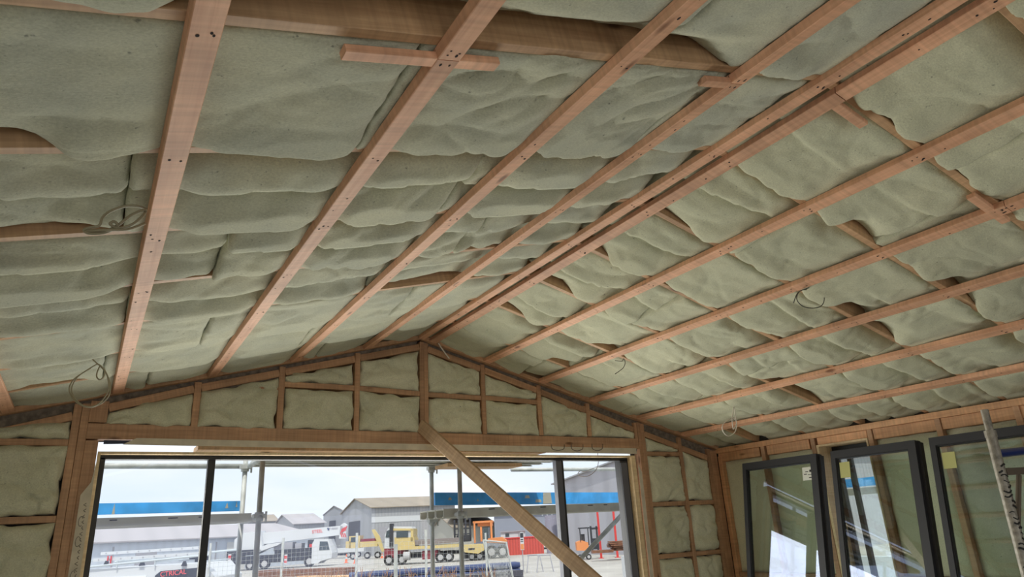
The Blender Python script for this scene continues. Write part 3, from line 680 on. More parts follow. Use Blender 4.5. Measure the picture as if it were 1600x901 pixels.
o = m.build('glass_sticker', [STICK, INK], r1); o['label'] = 'white sticker with small black print'
m = MB(); m.box(-.0325, -.0305, h2 - .16, h2 - .065, H2 - .23, H2 - .10); o = m.build('paper_note', PAPER, r2); o['label'] = 'yellow-green paper note'
m = MB(); m.box(-.0325, -.0305, h3 - .165, h3 - .07, H3 - .24, H3 - .12); o = m.build('paper_note', PAPER, r3); o['label'] = 'yellow-green paper note'

# trestle scaffold at the right edge
Yt = 1.80
pt = at(1538, 640, Yt); pb_ = at(1597, 901, Yt)
dv = (pb_ - pt) / (pt[2] - pb_[2]); pfloor = pt + dv * (pt[2] - 0.0)
pfloor = np.array([pt[0] - .10, pt[1], 0])
POLE = flat('weathered_aluminium_tube', (.30, .275, .225), .5, .3, noise=.35, scale=40, bump=.2)
tr = empty('trestle_scaffold', pfloor); tag(tr, 'weathered aluminium trestle with a round taped post and blue top rung', 'trestle')
def tpart(name, mb, mat): o = mb.build(name, mat, None, loc=tuple(pfloor)); o.parent = tr; o.location = (0, 0, 0); return o
axp = lambda k: pfloor + (pt - pfloor) * k
m = MB(); m.tube([axp(0), axp(.945)], .0250, 20); tpart('leg', m, POLE)
m = MB(); m.tube([axp(.94), axp(1.0)], .0185, 20); m.tube([axp(.932), axp(.948)], .0275, 20); tpart('leg_collar', m, POLE)
m = MB()
rng = random.Random(3)
for k in range(34):
    c = axp(.865 - k * .0118 - rng.uniform(0, .004)); ax = Vector(pt - pfloor).normalized(); a0 = rng.uniform(3.2, 4.4); L_ = rng.uniform(.7, 1.9)
    s1_ = Vector((1, 0, 0)); s2_ = ax.cross(s1_).normalized()
    pts = [Vector(c) + (s1_ * math.cos(a) + s2_ * math.sin(a)) * .0252 + ax * (.006 * math.sin(a * 3 + k)) for a in np.linspace(a0, a0 + L_, 6)]
    m.tube(pts, rng.uniform(.002, .006), 5)
tpart('tape_marks', m, INK)
q1 = at(1556, 692, Yt); q2 = at(1640, 684, Yt)
m = MB(); m.tube([axp(.892), axp(.892) + (q2 - q1) * 6], .021, 14); tpart('rung', m, flat('dark_blue_paint', (.01, .03, .16), .35))
m = MB(); a_ = axp(.85); m.hexa([a_ + np.array(v) for v in ((.02, -.02, -.018), (.75, -.30, -.018), (.75, -.26, -.018), (.02, .02, -.018), (.02, -.02, .016), (.75, -.30, .016), (.75, -.26, .016), (.02, .02, .016))]); tpart('cross_rail', m, flat('brown_rail', (.10, .075, .05), .6))
m = MB(); m.tube([axp(.84) + np.array([.10, -.035, 0]), axp(.70)], .012, 10); tpart('brace', m, flat('brown_brace', (.12, .09, .06), .6))
m = MB(); far = np.array([.85, -.33, 0]); m.tube([pfloor + far, axp(.92) + far], .0265, 14); tpart('leg', m, POLE)

# ================================================================== CABLES
def cable(pts, r, lab, mat=CABLE, name='cable', n=8, res=6):
    P = [np.array(p, float) for p in pts]; out = []
    for i in range(len(P) - 1):
        p0 = P[max(i - 1, 0)]; p1 = P[i]; p2 = P[i + 1]; p3 = P[min(i + 2, len(P) - 1)]
        for k in range(res):
            t = k / res; out.append(.5 * ((2 * p1) + (-p0 + p2) * t + (2 * p0 - 5 * p1 + 4 * p2 - p3) * t * t + (-p0 + 3 * p1 - 3 * p2 + p3) * t ** 3))
    out.append(P[-1])
    b = MB(); b.tube(out, r, n); o = b.build(name, mat, None, smooth=True, loc=tuple(P[0])); return tag(o, lab, 'cable')
Yc = 2.20
cable([at(x, y, Yc + dy) for x, y, dy in ((229, 327, .03), (215, 322, 0), (195, 322, 0), (172, 330, -.01), (160, 340, -.02), (155, 352, -.02), (138, 356, -.01), (131, 360, 0), (142, 365, 0), (165, 361, -.01), (185, 351, -.02), (205, 336, -.01), (224, 328, 0), (228, 330, .01),
      (220, 340, -.01), (205, 351, -.02), (185, 356, -.02), (172, 350, -.03), (178, 346, -.03), (183, 350, -.03), (181, 356, -.02), (165, 363, -.02), (145, 365, -.01), (134, 361, 0), (150, 360, -.02), (175, 359, -.03), (200, 358, -.02), (226, 349, .03))], .0042, 'coiled cable bundle tied under a rafter beside the first left-hand batten from the edge')
Yc = 4.2
cable([at(x, y, Yc + dy) for x, y, dy in ((140, 557, .06), (150, 566, .02), (158, 573, 0), (166, 583, 0), (172, 600, 0), (170, 618, 0), (158, 630, 0), (140, 636, 0), (122, 630, 0), (110, 615, 0), (109, 603, 0), (116, 592, 0), (130, 582, 0), (146, 572, -.01), (154, 569, -.02),
      (163, 578, -.02), (162, 588, -.02), (156, 593, -.02), (151, 588, -.02), (153, 578, -.02), (158, 572, -.01), (167, 585, -.01), (170, 604, -.02), (164, 620, -.02), (150, 633, -.02), (132, 634, -.02), (117, 622, -.02), (112, 606, -.02), (122, 588, -.02), (142, 575, -.02))], .0036, 'grey cable looped and hanging near the left end of the gable wall')
Yc = 2.40
cable([at(x, y, Yc + dy) for x, y, dy in ((1240, 473, .0), (1246, 458, 0), (1256, 452, .01), (1270, 449, .01), (1284, 456, 0), (1288, 466, 0), (1284, 477, 0), (1272, 481, 0), (1256, 479, 0), (1246, 470, 0), (1246, 460, .01), (1253, 453, .02), (1266, 453, .05))], .0028, 'dark ring of wire hanging below the right slope', flat('dark_wire', (.07, .07, .06), .5))
Yc = 4.22
cable([at(x, y, Yc) for x, y in ((1147, 632), (1149, 650), (1151, 664), (1148, 675), (1138, 681), (1130, 674), (1129, 664), (1137, 656), (1146, 653), (1151, 660), (1146, 670), (1144, 655), (1146, 640), (1148, 633))], .0042, 'pale cable looped and hanging under the lower right slope', CABLEW)
cable([at(x, y, 4.1) for x, y in ((961, 563), (972, 564), (974, 560), (977, 566), (974, 574), (967, 580), (961, 584))], .0028, 'short dark wire hook poking out of the right slope', flat('dark_wire2', (.07, .07, .06), .5))
cable([at(x, y, 5.26) for x, y in ((685, 536), (691, 545), (696, 552), (702, 560))], .006, 'short white cable hanging beside the ridge end', CABLEW)
for (x0, x1, y0, dpp, tx) in ((862, 882, 698, 7, 'left'), (893, 911, 698, 8, 'middle'), (925, 942, 697, 9, 'right')):
    cable([at(x, y, YG - .012) for x, y in ((x0, y0 - 4), (x0 + 1, y0 + dpp * .4), ((x0 + x1) / 2, y0 + dpp * .75), (x1 - 1, y0 + dpp * .4), (x1, y0 - 4))], .003, f'small wire loop under the header, {tx} of three', flat('wire_' + tx, (.12, .10, .09), .5))
cable([at(x, y, 5.44) for x, y in ((934, 686), (934, 715), (935, 722), (931, 734), (920, 743), (908, 744), (903, 740), (906, 736), (915, 736), (928, 731))], .003, 'thin wire hanging outside behind the right of the window', flat('thin_wire', (.35, .30, .26), .5))

# ================================================================== SCAFFOLD OUTSIDE
YI, YO = 6.2, 6.95
def vpole(x, Y, z0, z1, lab, name='scaffold_standard', r=.0225):
    o = MB().tube([(x, Y, z0), (x, Y, z1)], r, 16).build(name, STEEL, None, True, loc=(x, Y, z0)); return tag(o, lab, 'scaffold pole', 'scaffold standards')
xa0 = at(405, 800, YI)[0]; xb0 = at(378, 800, YO)[0]; xc0 = at(675, 800, YO)[0]; xd0 = at(719.5, 800, YI)[0]
vpole(xa0, YI, GZ, 2.60, 'inner scaffold standard left of the window centre'); vpole(xb0, YO, GZ, 2.60, 'outer scaffold standard left of the window centre')
vpole(xc0, YO, GZ, 2.60, 'outer scaffold standard right of the window centre'); vpole(xd0, YI, GZ, 2.60, 'inner scaffold standard right of the window centre')
vpole(-3.4, YI, GZ, 2.60, 'inner scaffold standard far left'); vpole(-3.4, YO, GZ, 2.60, 'outer scaffold standard far left')
vpole(3.6, YI, GZ, 2.60, 'inner scaffold standard far right'); vpole(3.6, YO, GZ, 2.60, 'outer scaffold standard far right')
def bar(p0, p1, r, lab, name='scaffold_tube', cat='scaffold tube', mat=None):
    o = MB().tube([p0, p1], r, 14).build(name, mat or STEEL, None, True, loc=tuple(map(float, p0))); return tag(o, lab, cat)
bar((-3.4, YO + .05, at(270, 727, YO + .05)[2]), (xb0 - .02, YO + .05, at(370, 728, YO + .05)[2]), .024, 'galvanised scaffold ledger across the upper left of the window')
bar((1.85, YO + .05, at(900, 733, YO + .05)[2]), (3.6, YO + .05, at(975, 734, YO + .05)[2] + .01), .022, 'galvanised scaffold ledger across the upper right of the window')
zA = at(400, 814, YI)[2]
for nm_, xx, z in (('left', xa0, 1.83), ('right', xd0, at(700, 803, YI)[2])):
    bar((xx, YI - .06, z), (xx if nm_ == 'left' else xc0, YO + .06, z), .022, f'scaffold transom joining the {nm_} pair of standards under the lower deck')
for nm_, xx in (('left', xa0), ('right', xd0)):
    bar((xx + .03, YI - .05, 2.335), ((xb0 if nm_ == 'left' else xc0) + .03, YO + .08, 2.32), .022, f'scaffold transom joining the {nm_} pair of standards under the upper deck')
for nm_, xx, Y, z in (('upper left', xb0, YO, 2.31), ('lower left', xa0, YI, 1.84), ('upper right', xc0, YO, 2.29), ('lower right', xc0, YO, 1.76), ('lower inner right', xd0, YI, 1.79)):
    m = MB(); m.tube([(xx, Y, z - .035), (xx, Y, z + .035)], .036, 12); m.box(xx - .05, xx + .05, Y - .05, Y + .02, z - .012, z + .022); m.tube([(xx + .05, Y - .03, z - .05), (xx + .05, Y - .03, z + .04)], .009, 8)
    tag(m.build('scaffold_coupler', STEEL, None), f'steel scaffold coupler, {nm_} joint', 'coupler', 'scaffold couplers')
# lower decks: plank beams and blue toe boards
def deck(x0, x1, z0, z1, lab, yi=YI + .04, yo=YO - .05):
    root = empty('scaffold_deck', ((x0 + x1) / 2, (yi + yo) / 2, z0)); tag(root, lab, 'scaffold deck', 'scaffold decks'); L_ = tuple(root.location)
    n = 3; w = (yo - yi) / n
    for k in range(n):
        a = yi + k * w + .006; b_ = a + w - .012; t = .045
        m = MB(); m.box(x0, x1, a, b_, z1 - .012, z1); m.box(x0, x1, a, a + .01, z0, z1 - .012); m.box(x0, x1, b_ - .01, b_, z0, z1 - .012); m.box(x0, x1, a + .01, a + .035, z0, z0 + .008); m.box(x0, x1, b_ - .035, b_ - .01, z0, z0 + .008)
        x = x0 + .15
        while x < x1 - .15: m.box(x, x + .05, a + .01, b_ - .01, z0 + .015, z1 - .012); x += .45
        o = m.build('deck_plank', DECKM, None, loc=L_); o.parent = root; o.location = (0, 0, 0)
        m = MB(); x = x0 + .5
        while x < x1 - .5 and k == 0:
            m.box(x, x + .07, a - .001, a + .001, z1 - .022, z1 - .014); m.box(x + .22, x + .27, a - .001, a + .001, z1 - .022, z1 - .014); x += .62
        if m.v: o = m.build('slots', NAIL, None, loc=L_); o.parent = root; o.location = (0, 0, 0)
    return root
deck(-3.5, xa0 - .05, 1.812, 1.874, 'aluminium scaffold deck across the left of the window')
deck(xd0 - .12, 3.6, 1.775, 1.855, 'aluminium scaffold deck across the right of the window', yi=YI + .12)
deck(xa0 + .03, 2.05, 2.31, 2.358, 'aluminium scaffold deck overhead at the top of the window')
def toe(x0, x1, z0a, z1a, z0b, z1b, lab, patches):
    m = MB(); m.hexa([(x0, YO, z0a), (x1, YO, z0b), (x1, YO + .035, z0b), (x0, YO + .035, z0a), (x0, YO, z1a), (x1, YO, z1b), (x1, YO + .035, z1b), (x0, YO + .035, z1a)])
    for (a, b_, c, d) in patches:
        h0 = z0a + (z0b - z0a) * (a - x0) / (x1 - x0); h1_ = z1a + (z1b - z1a) * (a - x0) / (x1 - x0)
        m.prism([(a, YO - .002, h0 + (h1_ - h0) * c), (b_, YO - .002, h0 + (h1_ - h0) * c), (b_ - .01, YO - .002, h0 + (h1_ - h0) * d), (a + .012, YO - .002, h0 + (h1_ - h0) * d)], (0, .003, 0), 1)
    tag(m.build('toe_board', [BLUE, RUSTY]), lab, 'toe board', 'blue toe boards')
zt_ = lambda x, y: at(x, y, YO)[2]
xl0 = at(140, 790, YO)[0]
toe(-3.5, xb0 + .02, zt_(140, 803) , zt_(140, 784.5), zt_(383, 797.5), zt_(383, 782), 'bright blue toe board on the left scaffold deck', [(at(176, 790, YO)[0], at(181, 790, YO)[0], .0, .95), (at(352, 790, YO)[0], at(357, 790, YO)[0], .3, .8), (at(368, 790, YO)[0], at(371, 790, YO)[0], .4, .9)])
toe(xc0 + .04, 3.6, zt_(682, 789), zt_(682, 769), zt_(980, 786), zt_(980, 769), 'scuffed blue toe board on the right scaffold deck', [(at(848, 780, YO)[0], at(862, 780, YO)[0], .02, .98), (at(700, 780, YO)[0], at(706, 780, YO)[0], .4, .6), (at(820, 780, YO)[0], at(828, 780, YO)[0], .5, .75), (at(836, 780, YO)[0], at(846, 780, YO)[0], .15, .4), (at(745, 780, YO)[0], at(748, 780, YO)[0], .3, .5)])
bar(at(978, 797, YI + .1), at(868, 914, YI + .1), .024, 'galvanised diagonal scaffold brace at the lower right of the window')
# loose timber planks on the upper deck
for (x0, x1, y0, y1, z, zz, lab) in ((-1.62, 1.70, YI - .17, YI + .10, 2.36, 2.40, 'long pine scaffold plank lying on the upper deck, lower of two'), (-.9, 2.3, YI - .12, YI + .16, 2.402, 2.44, 'long pine scaffold plank lying on the upper deck, upper of two'), (.75, 1.63, YI + .2, YI + .5, 2.262, 2.296, 'short pine plank slung under the upper deck')):
    m = MB(); m.box(x0, x1, y0, y1, z, zz); tag(m.build('timber_plank', PLANKW, None, loc=(x0, y0, z)), lab, 'plank', 'timber planks')
# blue board outside the small right window
m = MB(); za = atx(1357, 745, 4.6)[2]; m.box(4.6, 4.63, 2.5, 7.0, za - .085, za); m.box(4.25, 4.55, 2.5, 7.0, za - .17, za - .11, 1)
tag(m.build('side_scaffold_board', [BLUE, DECKM]), 'blue board and deck edge seen through the small right window', 'scaffold board')
m = MB(); m.box(9.0, 9.2, -1, 14, GZ, .9); tag(m.build('boundary_panel', WHITEP), 'pale wall outside seen low through the small right window', 'wall')

# ================================================================== BACKGROUND YARD
YAW = math.atan2(R[2][0], R[2][1])
class Bg:
    """local frame on the yard at the ground point under pixel (px, py): x right, y away, z up; pixel sizes become metres at that distance"""
    def __init__(s, name, px, py, lab, cat, group=None, dist=None):
        s.px, s.py = px, py
        if dist is None: p = atz(px, py, GZ)
        else:
            d = ray(px, py); p = CAM + d * dist; p[2] = GZ
        s.k = float(R[2] @ (np.array([p[0], p[1], CAM[2]]) - CAM)) / F * 1.0
        if dist is not None:
            hz = [q for q in range(780, 900) if ray(px, q)[2] <= 0][0]; s.py = hz + (CAM[2] - GZ) / s.k
        s.root = empty(name, p, -YAW); tag(s.root, lab, cat, group)
    def X(s, px): return (px - s.px) * s.k
    def Z(s, px, py): return (s.py - .0565 * (px - s.px) - py) * s.k
    def P(s, px, py, y=0): return (s.X(px), y, s.Z(px, py))
    def bx(s, m, a, b_, t, bt, y0, y1, mi=0):
        c = (a + b_) / 2; m.box(s.X(a), s.X(b_), y0, y1, max(0.0, s.Z(c, bt)), s.Z(c, t), mi); return m
    def poly(s, m, pts, y0, y1, mi=0): m.prism([s.P(a, b_, y0) for a, b_ in pts], (0, y1 - y0, 0), mi); return m
    def wheel(s, px, r, y, name='wheel', w=.3):
        R_ = r * s.k; c = (s.X(px), y, R_); par = MB().tube([(c[0], y - w / 2, R_), (c[0], y + w / 2, R_)], R_, 20).build(name, TYRE, s.root)
        MB().tube([(c[0], y - w / 2 - .02, R_), (c[0], y - w / 2, R_)], R_ * .55, 16).build('hub', HUB, par); return par
    def part(s, name, m, mat): return m.build(name, mat, s.root)
def text(s, body, mat, root, loc, rot, name='lettering'):
    cu = bpy.data.curves.new(name, 'FONT'); cu.body = body; cu.size = s; cu.extrude = .004; cu.align_x = 'LEFT'
    tmp = bpy.data.objects.new(name, cu); C.objects.link(tmp); dg = bpy.context.evaluated_depsgraph_get()
    me = bpy.data.meshes.new_from_object(tmp.evaluated_get(dg)); bpy.data.objects.remove(tmp)
    me.materials.clear(); me.materials.append(mat); o = bpy.data.objects.new(name, me); C.objects.link(o); o.parent = root; o.location = loc; o.rotation_euler = rot; return o

# ---- buildings: gable prisms on the ground
def hall(name, A, B, V, eave, ridge, wallm, roofm, lab, cat='building', openings=(), over=.4):
    """gable end between ground points A and B, running along V; openings are (t0,t1,z0,z1,face,mat)"""
    A = np.array([A[0], A[1], GZ]); B = np.array([B[0], B[1], GZ]); V = np.array([V[0], V[1], 0.]); Mid = (A + B) / 2
    up = np.array([0, 0, 1.]); root = empty(name, Mid); tag(root, lab, cat, 'yard buildings'); L_ = tuple(root.location)
    def ch(n_, m_, mt): o = m_.build(n_, mt, None, loc=L_); o.parent = root; o.location = (0, 0, 0); return o
    he, hr = eave - GZ, ridge - GZ
    ch('walls', MB().prism([A, B, B + up * he, Mid + up * hr, A + up * he], V), wallm)
    vn = V / np.linalg.norm(V); a = (B - A) / np.linalg.norm(B - A); m = MB(); e = .12
    for P_, sg in ((A, -1), (B, 1)):
        q = P_ + up * (he - over * (hr - he) / (np.linalg.norm(B - A) / 2)) + a * sg * over - vn * .3; t = Mid + up * hr - vn * .3
        m.prism([q, t, t + up * e, q + up * e], V + vn * .6)
    ch('roof', m, roofm)
    for (t0, t1, z0, z1, face, mt, nm2) in openings:
        if face == 'g': o0, dr, nn = A, B - A, -vn * .05
        else: o0, dr, nn = B, V, a * .05
        m = MB(); p = [o0 + dr * t0 + up * z0, o0 + dr * t1 + up * z0, o0 + dr * t1 + up * z1, o0 + dr * t0 + up * z1]
        m.prism([x + nn for x in p], -nn * .8); ch(nm2, m, mt)
    return root
def gp(px, d):                                                     # ground point in the direction of a pixel at forward distance d
    r = ray(px, 845); p = CAM + r * d; return np.array([p[0], p[1], GZ])
def hz_(px, py, d): return float((CAM + ray(px, py) * d)[2])
# big beige roofed warehouse
A, B, D = gp(533, 118), gp(580, 100), gp(712, 106)
hall('warehouse', A, B, D - B, hz_(580, 792, 100), hz_(557, 778, 109), GREYCL, BEIGER, 'large grey warehouse with beige ribbed roof, behind the trucks',
     openings=((.28, .66, 0, hz_(555, 814, 110) - GZ, 'g', DARKP, 'loading_door'), (.0, 1, hz_(600, 815, 100) - GZ, hz_(600, 806, 100) - GZ, 's', WHITEP, 'canopy_band'), (.08, .42, hz_(620, 845, 100) - GZ, hz_(620, 821, 100) - GZ, 's', GREYP, 'bay')))
A, B, D = gp(504, 142), gp(537, 132), gp(548, 150)
hall('warehouse', A, B, D - B, hz_(505, 803, 140), hz_(520, 790, 138), GREYCL, PALER, 'smaller grey gabled warehouse left of the large one', openings=((.3, .62, 0, hz_(517, 813, 138) - GZ, 'g', DARKP, 'door'),))
A, B, D = gp(425, 135), gp(458, 118), gp(506, 120)
hall('warehouse', A, B, D - B, hz_(480, 817, 118), hz_(470, 802, 126), GREYCL, PALER, 'low pale-roofed shed between the crane boom and the warehouses')
A, B, D = gp(372, 150), gp(386, 140), gp(432, 142)
hall('warehouse', A, B, D - B, hz_(400, 814, 140), hz_(400, 804, 144), GREYCL, BEIGER, 'distant low shed behind the scaffold standards')
# long white shed at the left
A, B = gp(60, 60), gp(484, 84)
vv = (B - A) / np.linalg.norm(B - A); back = np.array([-vv[1], vv[0], 0]) * 14
sh = hall('long_shed', A + back, A, B - A, hz_(484, 833, 84), hz_(474, 817, 84) + .2, WHITECL, PALER, 'long white shed with pale roof on the left of the yard',
     openings=((.50, .56, 1.1, 1.9, 's', DARKP, 'window'), (.44, .50, 1.4, 1.8, 's', DARKP, 'window'), (.62, .70, 0, 2.9, 's', flat('roller_door', (.60, .60, .58), .6), 'roller_door'), (.29, .36, .9, 2.6, 's', GREYP, 'sign_panel'), (.575, .58, 0, 3, 's', GREYP, 'downpipe'), (.215, .22, 0, 3, 's', GREYP, 'downpipe')))
# right shed: gable end faces the yard
d0 = 68
A, B = gp(874, d0), gp(1150, d0 - 22); dirr = (B - A) / np.linalg.norm(B - A); back = np.array([-dirr[1], dirr[0], 0]) * 40
zE = hz_(889, 753, d0); zP = hz_(1010, 709, d0 - 12)
hall('big_shed', A, B, back, zE, zP, LILAC, GREYCL, 'tall lilac-grey shed at the right of the yard with red posts')
Bq = Bg('low_wing', 850, 862, 'blue-grey low wing of the big shed behind the tank', 'building', 'yard buildings', dist=86)
m = MB(); Bq.bx(m, 775, 905, 797, 845, 0, 8); Bq.part('walls', m, flat('blue_grey_wall', (.26, .28, .34), .7))
m = MB(); Bq.poly(m, [(700, 806), (706, 806), (706, 801), (775, 799), (905, 793), (905, 797), (775, 803)], -.4, 8.4); Bq.part('roof', m, PALER)
# posts on the big shed
for k, (x, t, b_) in enumerate(((938.5, 797, 858), (963, 797, 848))):
    q = Bg('red_post', x, b_, f'tall red steel post in front of the big shed, {"left" if k == 0 else "right"} one', 'post', 'red posts', dist=54)
    m = MB(); m.box(-.08, .08, -.08, .08, 0, q.Z(x, t)); q.part('post', m, REDP); m = MB(); m.box(-.2, .2, -.2, .2, 0, .03); q.part('base_plate', m, REDP)
# cream building with small gable
A, B = gp(676, 98), gp(708, 86); D = gp(776, 90)
hall('cream_building', A, B, D - B, hz_(710, 823, 86), hz_(700, 807, 92), CREAMW, BEIGER, 'cream building with low gable behind the big forklift')
q = Bg('site_cabin', 802, 864, 'small white site cabin right of the forklifts', 'cabin', dist=76)
m = MB(); q.bx(m, 784, 822, 830, 862, 0, 3); q.part('body', m, WHITEP); m = MB(); q.bx(m, 783, 823, 829, 830.6, -.15, 3.1); q.part('roof', m, GREYP)
m = MB(); q.bx(m, 791, 797, 833, 838, -.04, 0); q.part('window', m, WINDOWD); m = MB(); q.bx(m, 811, 815, 833, 846, -.04, 0); q.part('door', m, GREYP)
q = Bg('skip_container', 820, 866, 'long red container in front of the site cabin', 'container')
m = MB(); q.bx(m, 789, 850, 841, 866, 0, 2.4); q.part('body', m, ribbed('red_corrugated', (.62, .10, .08), .3, 0, .75)); m = MB(); q.bx(m, 788.5, 850.5, 840.4, 842, -.05, 2.45); q.part('rim', m, REDP)
q = Bg('storage_tank', 866, 850, 'grey lilac storage tank with pipework on top', 'tank', dist=70)
m = MB(); m.tube([(0, 1.2, 0), (0, 1.2, q.Z(866, 806))], 11.5 * q.k, 24); q.part('tank_body', m, flat('tank_grey', (.30, .29, .36), .6))
m = MB()
for a in range(5): m.tube([((a - 2) * .5, .8, q.Z(866, 806)), ((a - 2) * .5, .8, q.Z(866, 800 - (a % 2) * 2))], .06, 6)
m.tube([(-1.1, .8, q.Z(866, 800.5)), (1.1, .8, q.Z(866, 800.5))], .06, 6); q.part('pipework', m, WHITEP)

# ---- crane truck
q = Bg('crane_truck', 430, 888, 'white crane truck with a long white boom, left of the yard', 'truck')
k = q.k
m = MB(); q.bx(m, 362, 488, 868, 879, -.6, 1.7); q.bx(m, 357, 372, 863, 880, -.7, 1.8); q.bx(m, 374, 396, 861, 869, -.5, 1.5); q.bx(m, 430, 486, 859, 869, -.5, 1.5); q.part('chassis', m, DARKP)
m = MB(); q.poly(m, [(489.5, 880), (489.5, 852), (493, 845), (514, 844.5), (518.5, 856), (521, 864), (520, 872), (504, 876), (499, 880)], -.9, 1.5); q.part('cab', m, WHITEP)
m = MB(); q.poly(m, [(501, 861), (501.5, 848), (513.5, 848), (517, 860)], -.93, -.89); q.part('side_window', m, WINDOWD)
m = MB(); q.poly(m, [(365, 868), (365, 846), (378, 836), (405, 833), (410, 862), (396, 868)], -.3, 1.3); q.part('crane_turret', m, WHITEP)
m = MB(); q.poly(m, [(372, 860), (372, 842), (380, 838), (528, 825), (533, 826), (533, 838), (500, 842), (405, 853)], .2, 1.0); bo = q.part('boom', m, WHITEP)
m = MB(); q.poly(m, [(404, 858), (420, 852), (441, 850), (434, 854), (410, 862)], -.5, .3); q.part('jib_cylinder', m, WHITEP)
m = MB()
for i in range(4):
    x = 528.5 + i * 2.3; m.prism([q.P(x, 836 - i * 1.2, .16), q.P(x + 1.5, 836 - i * 1.2, .16), q.P(x + 4, 829 - i * 1.2, .16), q.P(x + 2.5, 829 - i * 1.2, .16)], (0, .04, 0))
for i in range(3):
    x = 527 + i * 3; m.prism([q.P(x + 4, 842, .16), q.P(x + 5.5, 842, .16), q.P(x + 3, 836, .16), q.P(x + 1.5, 836, .16)], (0, .04, 0))
q.part('red_chevrons', m, REDP)
m = MB(); q.poly(m, [(526.5, 844), (537, 844), (538, 824), (533, 821), (528.5, 824)], .2, .9); q.part('boom_head', m, WHITEP)
text(6.6 * k, 'STEEL', REDTEXT, q.root, q.P(484, 836.5, .16), (math.radians(90), math.radians(-3), 0), 'boom_lettering')
m = MB(); q.poly(m, [(507.5, 828.5), (510, 828), (511, 832), (509, 831.5)], .15, .18); q.poly(m, [(510.5, 830.5), (512, 828), (512.5, 829)], .15, .18); q.part('emblem', m, NAVYP)
m = MB()
for i in range(6): q.poly(m, [(514.5 + i * 1.7, 830 - i * .1), (515.6 + i * 1.7, 830 - i * .1), (515.6 + i * 1.7, 828.2 - i * .1), (514.5 + i * 1.7, 828.2 - i * .1)], .15, .18)
q.part('side_marking', m, GREYP)
for x in (362, 449):
    m = MB(); q.bx(m, x - 2, x + 2.5, 867, 881, -.75, -.7); q.part('outrigger_marker', m, WHITEP)
    m = MB(); q.bx(m, x - 2, x + 2.5, 869, 873, -.77, -.75); q.bx(m, x - 2, x + 2.5, 876, 879, -.77, -.75); q.part('marker_stripe', m, REDP)
for x in (416, 485): q.wheel(x, 8.2, -.5)
for x in (393,): q.wheel(x, 7, -.4)
m = MB(); q.bx(m, 427, 456, 850, 862, -.2, 1); q.bx(m, 460, 470, 851, 860, -.2, 1); q.part('engine_housing', m, GREYP)
m = MB(); q.bx(m, 480, 489, 846, 862, -.3, 1.2); q.bx(m, 483, 488, 852, 857, -.36, -.3, 1); q.part('hose_rack', m, [DARKP, REDP])
q = Bg('flatbed_ute', 545, 871, 'low white flatbed truck in front of the crane cab', 'truck')
m = MB(); q.bx(m, 519, 570, 856.5, 863, -.7, 1.2); q.part('tray', m, WHITEP); m = MB(); q.bx(m, 522, 562, 863, 867, -.4, .9); q.part('chassis', m, DARKP)
for x in (546, 561): q.wheel(x, 4.4, -.4)
# ---- yellow tow truck
q = Bg('tow_truck', 580, 862, 'cream and maroon tow truck with raised arm', 'truck', dist=88)
m = MB(); q.poly(m, [(580, 829), (584, 828), (592, 838), (600, 860), (597, 862), (588, 845), (582, 833)], 0, .5); q.part('arm', m, YELLOW)
m = MB(); q.bx(m, 561, 590, 846, 854, 0, 2); q.part('tray', m, YELLOW); m = MB(); q.bx(m, 563, 588, 842, 847, .2, 1.8); q.part('load', m, MAROON); m = MB(); q.bx(m, 545, 562, 838, 856, 0, 2); q.bx(m, 540, 548, 846, 856, 0, 2); q.part('cab', m, YELLOW)
m = MB(); q.bx(m, 548, 559, 840, 847, -.04, 0); q.part('side_window', m, WINDOWD)
for x in (552, 574, 590): q.wheel(x, 5, .1)
# ---- flatbed truck
q = Bg('flatbed_truck', 690, 878, 'cream and maroon flatbed truck in the middle of the yard', 'truck')
k = q.k
m = MB(); q.poly(m, [(604, 858), (605, 838), (610, 828), (618, 826), (646, 826), (648, 832), (650, 858)], -.9, 1.5); q.part('cab', m, WHITEP)
m = MB(); q.poly(m, [(620, 850), (620, 842), (650, 842), (652, 858), (620, 858)], -1.0, 1.6); q.poly(m, [(618, 832), (618, 829), (648, 829), (648, 832)], -1.0, 1.6); q.bx(m, 645, 649, 830, 848, -1, 1.6); q.part('cab_trim', m, YELLOW)
m = MB(); q.poly(m, [(606, 842), (607.5, 833), (612, 831), (612, 842)], -.95, -.9); q.bx(m, 623, 641, 833, 842, -1.05, -.9); q.part('cab_window', m, WINDOWD)
m = MB(); q.bx(m, 612.5, 618, 822, 856, -1.1, -.6); q.part('exhaust_stack', m, DARKP)
m = MB(); q.bx(m, 604, 622, 858, 872, -.9, 1.5); q.bx(m, 622, 636, 858, 866, -.8, 1.4); q.bx(m, 662, 686, 861, 873, -.85, 1.3); q.part('maroon_body', m, MAROON)
m = MB(); q.bx(m, 620, 750, 862, 867, -.3, .9); q.bx(m, 638, 662, 866, 872, -.6, .9); q.bx(m, 722, 758, 862, 872, -.4, .9); q.part('chassis', m, DARKP)
m = MB(); q.bx(m, 624, 722, 853.5, 858, -1.1, 1.6); q.poly(m, [(722, 853), (757, 851), (757, 860), (748, 865), (728, 863), (722, 858)], -1.1, 1.6); q.part('deck', m, YELLOW)
m = MB(); q.bx(m, 642, 722, 844, 851, -.9, 1.4); q.part('steel_load', m, flat('brown_grey_steel', (.22, .19, .18), .7))
m = MB(); m.tube([(q.X(634), -.9, .75), (q.X(644), -.9, .75)], .38, 14); q.part('fuel_tank', m, HUB)
m = MB(); m.box(q.X(733), q.X(743), -1.12, -1.1, q.Z(738, 859.5), q.Z(738, 857)); q.part('number_plate', m, DARKP)
for x in (611, 631, 690, 703): q.wheel(x, 7.6, -.75)
for x in (738, 750): q.wheel(x, 6, -.6)
